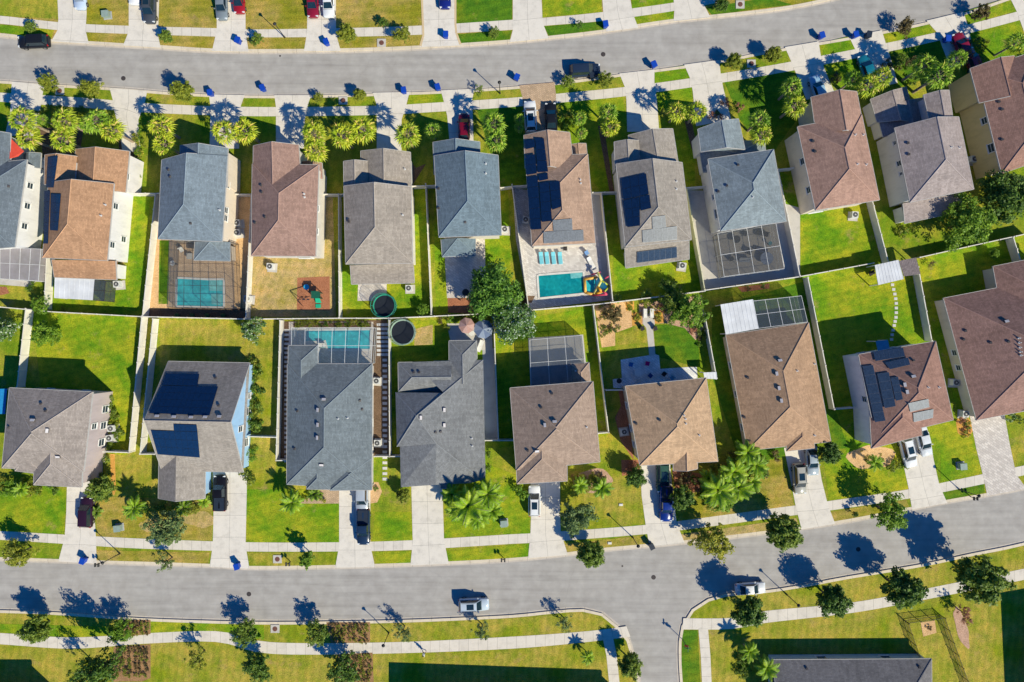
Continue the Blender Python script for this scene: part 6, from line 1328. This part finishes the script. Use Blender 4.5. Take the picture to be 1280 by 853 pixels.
TR = [((43,788),19,'full','mid','dark round street tree at far left of lower verge'), ((149,790),17,'loose','bright','airy tree over lower sidewalk near mulch bed'), ((122,838),24,'loose','dark','dark leafy tree at bottom left corner'), ((98,846),14,'sparse','mid','small dark tree left of the bottom left tree'), ((246,823),16,'sparse','olive','thin tree below the sidewalk between two beds'),
 ((306,793),18,'loose','mid','tree over sidewalk left of storm drain'), ((322,836),20,'loose','dark','dark tree at bottom edge below storm drain'), ((396,793),17,'loose','mid','tree right of storm drain over sidewalk'), ((428,838),22,'loose','dark','dark tree at bottom edge over red mulch bed'), ((503,790),13,'sparse','grey','thin grey green tree by lower lamp'), ((602,788),13,'sparse','grey','thin grey green tree below silver blue suv'),
 ((706,779),12,'sparse','grey','thin grey green tree left of side road'), ((789,833),17,'full','mid','rounded tree at left corner of side road'), ((936,764),23,'full','dark','dense dark round tree touching parked white car'), ((1042,751),22,'full','dark','dense dark round tree, second right of junction'), ((1130,738),27,'full','dark','largest dense dark round tree right of junction'),
 ((1228,724),33,'full','mid','wide lighter tree at right of lower street'), ((1208,768),12,'sparse','pink','pale half bare tree beside round corner bed'), ((22,692),19,'loose','yellow','yellow green tree at left edge over kerb'), ((126,612),18,'full','mid','dark tree right of lower left house'), ((207,661),25,'loose','grey','willowy grey green tree over lower sidewalk'), ((206,703),14,'sparse','grey','wispy tree over the kerb below willowy tree'),
 ((384,700),11,'cone','bright','small round clipped tree beside storm drain'), ((504,620),10,'full','olive','small round tree beside grey house driveway'), ((722,648),24,'loose','grey','blue green tree right of white suv driveway'), ((739,693),19,'full','mid','round tree over kerb in middle of lower street'), ((892,678),25,'loose','yellow','yellow green tree over lower street left of dark one'), ((980,666),24,'full','mid','dark leaved tree with yellow tips over lower street'),
 ((1114,641),25,'loose','bright','bright airy tree over lower street at right'), ((795,597),14,'full','dark','dark bush like tree left of green suv'), ((852,622),17,'full','dark','dark tree right of blue pickup'), ((935,592),16,'loose','yellow','loose yellowish tree in front of long brown house'), ((1037,567),15,'full','dark','dark round tree right of silver sedan'),
 ((902,626),18,'loose','bright','bright bushy tree at lower right of red mulch bed'), ((50,381),12,'loose','bright','small bright tree at corner of left fences'), ((57,418),18,'loose','bright','leafy bright tree beside left side fence'), ((4,411),17,'loose','flower','white flowering tree at left edge'), ((316,412),17,'loose','flower','white flowering tree at rear fence beside blue house lawn'),
 ((618,366),37,'big','oak','big green oak behind the slate roofed house'), ((641,400),30,'big','flower','pale tipped oak lobe hanging over lanai yard'), ((835,358),12,'loose','mid','small tree on back lawn of taupe solar house'), ((862,388),25,'loose','bright','bright tree in corner of gravel garden'), ((842,378),18,'loose','mid','darker tree left of bright garden tree'), ((1209,279),33,'big','bright','bright oak behind mauve grey house'),
 ((1258,246),36,'big','dark','dark oak at right edge behind yellow walled house'), ((1243,317),7,'full','bright','tiny round tree on lawn right of bright oak'), ((1164,330),5,'sparse','rust','tiny brown plant on lawn by slatted shed'), ((529,387),9,'loose','bright','small tree at fence right of green rimmed trampoline'), ((766,393),13,'loose','rust','dark brownish tree in gravel garden'),
 ((60,104),13,'loose','olive','leaning tree on verge left of drain lid'), ((112,110),14,'loose','olive','leaning tree on verge right of drain lid'), ((228,114),15,'full','olive','round olive tree by third driveway'), ((38,33),8,'loose','mid','small tree above black suv at left'), ((207,46),9,'full','mid','small round tree on verge at top'), ((321,49),9,'loose','mid','small tree on verge by street lamp at top'),
 ((433,42),13,'full','olive','olive tree below white sedan at top'), ((502,43),12,'loose','olive','olive tree on verge left of blue bin'), ((479,28),7,'loose','dark','dark sapling on lawn at top centre'), ((617,41),8,'loose','mid','small sapling on verge right of blue bin'), ((449,119),9,'full','olive','round tree right of storm drain at upper street'), ((398,122),7,'loose','olive','sapling left of storm drain at upper street'),
 ((599,113),7,'sparse','mid','thin sapling beside street lamp'), ((725,31),6,'sparse','dark','thin dark sapling on verge at top'), ((710,102),9,'loose','mid','small tree left of dark navy suv'), ((757,100),11,'loose','olive','small tree right of dark navy suv'), ((902,5),10,'full','dark','dark tree at the top right edge'), ((918,77),11,'full','olive','round shrub like tree left of storm drain'),
 ((967,68),11,'full','olive','round dark tree right of storm drain'), ((1132,33),12,'loose','rust','reddish dark tree on verge by eleventh driveway'), ((1227,16),12,'loose','rust','reddish dark tree on verge by upper right corner'), ((1069,643),4,'cone','dark','very slender dark tree on verge at right')]
for p, r, k_, l_, lab in TR: tree(p, r, k_, l_, lab, zs=1.8 if p in ((122,838),(98,846)) else 1.1 if k_ == 'full' else 1.0)
# shrubs
SH = [(I(1085,250),8,'olive','round shrub at upper corner of blue wall'), (I(1090,300),9,'bright','bright shrub along blue wall'), (I(1098,380),10,'dark','dark shrub along blue wall'), (I(1092,440),12,'mid','shrub in the middle of blue wall'), (I(1088,510),13,'mid','large shrub in the middle of blue wall'), (I(1085,640),9,'bright','bright shrub low on blue wall'), (I(1070,730),12,'olive','shrub at lower end of blue wall'),
 (I(470,400),7,'mid','shrub at top of hedge by mauve wall'), (I(485,450),8,'mid','second shrub of hedge by mauve wall'), (I(500,500),7,'olive','third shrub of hedge by mauve wall'), (I(515,550),7,'mid','fourth shrub of hedge by mauve wall'), (I(480,610),7,'mid','shrub below the air conditioner pair'), (I(455,660),8,'mid','shrub at front corner of mauve wall'), (I(455,730),9,'dark','dark shrub near black car'),
 (I(60,780),12,'bright','bright shrub in bed at lower left house'), (I(110,775),9,'yellow','yellow shrub in bed at lower left house'), (I(170,790),8,'olive','olive shrub under lower left roof'), (I(245,795),6,'mid','shrub beside first lower driveway'), (I(20,760),9,'yellow','yellow shrub at far left bed'), (M(20,30),9,'bright','bright shrub at left edge bed'),
 (M(700,110),9,'olive','shrub left under front wing of blue house'), (M(750,100),7,'mid','shrub in middle under front wing of blue house'), (M(830,110),7,'yellow','yellow shrub right under front wing'), (M(620,110),8,'bright','bright shrub beside palm shadow'), (M(880,75),4,'bright','little shrub beside black pickup'),
 (E(640,100),7,'bright','hedge shrub right of orange brown house, upper'), (E(640,150),6,'bright','hedge shrub right of orange brown house, middle'), (E(640,200),7,'mid','hedge shrub right of orange brown house, lower'), (E(660,40),6,'yellow','yellow shrub right of second driveway'), (E(160,700),8,'dark','dark shrub under screened enclosure'), (A(700,770),6,'yellow','yellow shrub below second driveway palms'),
 (C(260,620),9,'bright','bright shrub at driveway of brown solar house'), (C(280,580),7,'yellow','yellow shrub near black car'), (C(1060,520),6,'pink','reddish shrub by ninth driveway'), (C(1130,540),6,'pink','pink shrub at corner of ninth driveway'), (C(760,570),6,'yellow','yellow shrub left of palm pair'),
 (D(330,400),7,'rust','brown shrub beside palm cluster'), (D(1010,320),6,'pink','reddish shrub by red cars'), (D(720,410),7,'dark','dark shrub under palms'), (D(660,310),8,'bright','sunlit shrub right of dark teal car'), (D(1060,300),5,'olive','small shrub beside red cars'), (PG(105,370),4,'mid','small green shrub at left of gravel garden'), (PG(215,325),3,'mid','tiny shrub in gravel garden'), (PG(150,330),3.5,'rust','reddish shrub in gravel garden'),
 (PG(185,355),3,'dark','dark little shrub in gravel garden'), (PG(310,150),4,'yellow','yellow shrub in square bed, upper'), (PG(370,240),5,'yellow','yellow shrub in square bed, left'), (PG(540,225),5,'yellow','yellow shrub in square bed, right'), (PG(450,120),8,'olive','olive shrub behind garden benches'), (PG(640,270),8,'bright','bright shrub left of garden tree'), (PG(900,370),8,'mid','shrub at right fence of garden'),
 (PG(820,350),6,'pink','reddish brown shrub by round lawn'), (PG(600,130),7,'rust','brownish shrub at rear of garden'), (PL3(240,180),6,'yellow','yellow shrub left behind long pool'), (PL3(300,180),6,'olive','olive shrub behind long pool'), (PL3(370,165),8,'yellow','taller yellow shrub behind long pool'), (PL3(730,165),6,'yellow','yellow shrub right of middle behind long pool'), (PL3(830,180),7,'olive','olive shrub at right behind long pool'),
 (PL3(480,180),4,'dark','small dark plant behind long pool, left'), (PL3(600,180),4,'dark','small dark plant behind long pool, right'), (PT(600,280),8,'bright','bright shrub at corner patio fence'), (PT(680,270),6,'yellow','yellow shrub at corner patio fence'), (PT(740,265),6,'bright','green shrub between umbrellas and fence'), (PT(560,340),5,'olive','shrub left of corner patio'), (PT(520,290),5,'rust','brown shrub left of corner patio'),
 (R(400,175),8,'mid','shrub in pink gravel bed'), (R(330,170),9,'yellow','yellowish shrub in pink gravel bed'), (R(600,80),6,'pink','reddish shrub at house corner bed'), (R(880,150),9,'pink','red shrub in front of pyramid roofed house'), (R(930,185),8,'pink','second red shrub in front of pyramid roofed house'), (R(850,190),6,'rust','brown shrub by green suv'), (R(45,210),12,'bright','round green shrub left of white suv'), (R(370,330),9,'mid','shrub under blue green tree'),
 (L(240,660),8,'rust','brown shrub left of long brown house driveway'), (L(200,680),8,'bright','bright shrub left of long brown house driveway'), (L(170,640),7,'yellow','yellow shrub at long brown house front'), (L(540,600),6,'yellow','pale shrub at corner of white wall'), (L(640,700),6,'olive','shrub in pale gravel bed'), (L(880,540),5,'pink','reddish plant in orange bed, left'), (L(905,555),5,'olive','green plant in orange bed, centre'), (L(895,585),5,'yellow','yellow plant in orange bed, lower'),
 (L(1050,530),7,'flower','white flowering plant right of paver driveway'), (L(1085,535),6,'mid','green plant right of paver driveway'), (H(600,650),8,'yellow','yellow shrub below mauve grey house'), (H(1080,430),7,'dark','dark shrub under yellow wall'), (K(920,130),6,'bright','small shrub by right garden fence'), (L(150,85),4,'rust','low plant in rear planter'), (L(200,78),4,'dark','dark low plant in rear planter'), (E(300,800),4,'olive','small plant at rear fence'),
 (Q(720,640),3.5,'rust','small plant in round corner bed'), (J(1020,640),5,'mid','shrub right of grey roofed lower house'), (J(1025,700),5,'mid','lower shrub right of grey roofed house'), (N(540,35),4,'mid','small plant in rounded tan bed'), (J(20,240),6,'dark','dark shrub below flowering tree'), (J(40,300),6,'bright','bright shrub right of blue wall')]
for p, r, l_, lab in SH: shrub(p, r, l_, lab, None, .9)
def bedplants(tl, x0, y0, x1, y1, nx, ny, leafs, label, group, r=3.3):
    for i in range(nx):
        for j in range(ny):
            x = x0+(x1-x0)*(i+.5+rnd.uniform(-.2,.2))/nx; y = y0+(y1-y0)*(j+.5+rnd.uniform(-.2,.2))/ny
            shrub(tl(x,y), r*rnd.uniform(.8,1.25), rnd.choice(leafs), label, group, 1.1, 'bedding_plant')
bedplants(M, 510, 592, 632, 655, 6, 3, ['olive','yellow','rust'], 'small clump in the orange mulch bed by the kerb', 'clumps in orange bed by kerb'); bedplants(M, 495, 700, 632, 830, 6, 6, ['rust','olive','rust'], 'small clump in the red mulch bed below the sidewalk', 'clumps in red bed below sidewalk')
bedplants(N, 350, 600, 512, 684, 7, 4, ['olive','yellow','rust'], 'small clump in planted bed by the kerb right of storm drain', 'clumps in bed right of storm drain'); bedplants(N, 400, 730, 525, 850, 6, 6, ['rust','olive','yellow'], 'small clump in planted red bed at the bottom', 'clumps in red bed at bottom')

def thicket(c, rx, ry, n, leafs, label, group, r0=4, r1=8, rot=0):
    for i in range(n):
        a = rnd.uniform(0, 6.28); k = math.sqrt(rnd.random()); x = rx*k*math.cos(a); y = ry*k*math.sin(a)
        shrub((c[0]+x*math.cos(rot)-y*math.sin(rot), c[1]+x*math.sin(rot)+y*math.cos(rot)), rnd.uniform(r0, r1), rnd.choice(leafs), label, group, rnd.uniform(.8,1.3), 'hedge_plant' if 'hedge' in label else 'garden_plant')
thicket(R(400,170), 26, 11, 16, ['olive','mid','yellow','rust','pink'], 'mixed shrub in the pink gravel planting below square brown roof', 'shrubs below square brown roof')
thicket(R(900,170), 18, 11, 14, ['pink','pink','rust','mid'], 'reddish shrub in planting below the pyramid roof', 'reddish shrubs below pyramid roof')
thicket(R(1060,200), 32, 20, 22, ['bright','yellow','olive','bright'], 'bright shrub in dense planting right of pyramid roofed house', 'dense planting right of pyramid roofed house', 5, 10, -.5)
thicket(R(1190,90), 28, 14, 16, ['bright','yellow','mid','rust'], 'shrub in planting left of beige suv', 'planting left of beige suv', 4, 8)
thicket(N(900,90), 24, 16, 12, ['bright','yellow','olive'], 'shrub under palms beside grey roofed house', 'shrubs under palms beside grey roof', 4, 8)
thicket(I(120,780), 32, 8, 12, ['bright','yellow','olive'], 'bright shrub along front of lower left house', 'shrubs along front of lower left house', 4, 8)
thicket(M(760,115), 30, 7, 12, ['olive','yellow','mid','bright'], 'shrub along front wing of blue house', 'shrubs along front wing of blue house', 3, 6)
thicket(I(1085,450), 8, 58, 16, ['mid','bright','olive'], 'hedge shrub beside the blue wall', 'hedge beside blue wall', 4, 8, .05)
thicket(I(490,490), 5, 34, 10, ['mid','olive','bright'], 'hedge shrub beside mauve wall', 'hedge beside mauve wall', 3, 5, -.15)
thicket(PG(130,260), 13, 26, 34, ['olive','rust','mid','yellow'], 'small plant in the tan gravel garden', 'plants in tan gravel garden', 1.5, 3)
thicket(PG(650,180), 36, 13, 34, ['mid','olive','rust','pink','yellow'], 'small plant in pinkish gravel at rear of garden', 'plants at rear of garden', 2, 4.5)
for q in ((310,150),(370,250),(545,240)): thicket(PG(*q), 4, 6, 8, ['yellow','bright','olive'], 'small plant in the square orange beds', 'plants in square orange beds', 1.2, 2.4)
thicket(PG(880,330), 5, 22, 7, ['mid','bright','rust'], 'shrub along right garden fence', 'shrubs along right garden fence', 3, 5)
thicket(L(570,665), 20, 9, 9, ['yellow','bright','olive'], 'small plant in pale gravel bed with palm', 'plants in pale gravel bed', 1.5, 3.5)
thicket(L(897,560), 7, 10, 9, ['rust','yellow','pink'], 'small plant in round orange bed', 'plants in round orange bed', 1.5, 3)
thicket(D(700,330), 30, 14, 14, ['mid','dark','bright','rust'], 'shrub in shaded planting above mauve grey house', 'shrubs above mauve grey house', 4, 8)
thicket(D(360,400), 20, 8, 8, ['olive','rust','mid'], 'shrub near palms above rosy brown house', 'shrubs above rosy brown house', 3, 6)
thicket(D(1040,250), 18, 12, 10, ['mid','olive','dark'], 'shrub around the two red cars', 'shrubs around red cars', 3, 6)
thicket(A(330,560), 44, 7, 12, ['mid','olive','bright'], 'low shrub behind sidewalk near first palms', 'low shrubs near first palms', 3, 6)
thicket(A(700,680), 4, 20, 7, ['yellow','bright'], 'yellow green hedge shrub right of second driveway', 'hedge right of second driveway', 3.5, 5.5)
thicket(B(380,640), 22, 10, 8, ['rust','olive','mid'], 'small shrub under palms above taupe house', 'shrubs under palms above taupe house', 2.5, 5)
thicket(C(1010,560), 16, 9, 7, ['rust','mid','pink'], 'small shrub near ninth driveway', 'shrubs near ninth driveway', 2.5, 4.5)
thicket(C(290,620), 10, 12, 6, ['bright','yellow'], 'bright shrub near driveway of brown solar house', 'shrubs near brown solar house', 3, 6)
thicket(P(930,830), 20, 14, 10, ['mid','bright','dark'], 'shrub at left of bottom right house', 'shrubs left of bottom right house', 3, 7)
thicket(PT(700,275), 38, 5, 12, ['bright','yellow','olive'], 'shrub along rear fence by umbrellas', 'shrubs by umbrellas', 2.5, 5)
thicket(H(620,640), 12, 8, 7, ['yellow','bright','olive'], 'shrub below corner of mauve grey house', 'shrubs below mauve grey house', 3, 6)
thicket(PL3(520,185), 46, 3, 14, ['yellow','olive','dark','bright'], 'plant in strip behind long pool', 'plants behind long pool', 2, 4)

for p, r, l in ((N(970,150),20,'feathery palm lowest of the group beside grey roofed house'), (N(1030,130),15,'feathery palm rightmost of the group beside grey roofed house'), (N(880,130),15,'feathery palm left and low in the group beside grey roofed house'),
    (R(1130,200),20,'bright feathery palm lower right in dense planting by pyramid roof'), (R(980,150),13,'small feathery palm touching the reddish shrubs'), (R(1200,170),15,'feathery palm over dry lawn left of beige suv'), (R(340,190),12,'small feathery palm left in pink gravel planting'),
    (M(560,130),13,'feathery palm left of willowy tree by blue house'), (M(860,90),9,'small feathery palm beside black pickup'), (I(90,790),11,'small feathery palm in front of lower left house')):
    palm(p, r, l, 'queen', 'feather', 'feathery palms in the front gardens')
thicket(R(1100,130), 40, 26, 22, ['bright','yellow','olive','rust'], 'garden shrub between the feathery palms right of pyramid house', 'shrubs between feathery palms', 4, 9, -.4)
thicket(R(600,100), 9, 9, 7, ['pink','rust','mid'], 'shrub at corner bed left of pyramid roofed driveway', 'shrubs at corner bed by pyramid roof', 3, 5)
thicket(N(240,80), 26, 8, 12, ['bright','yellow','olive'], 'shrub along front of slate roofed lower house', 'shrubs along front of slate roofed house', 2.5, 5)
thicket(L(640,690), 22, 8, 9, ['olive','bright','yellow'], 'shrub below front of white walled solar house', 'shrubs below white walled solar house', 2.5, 5)
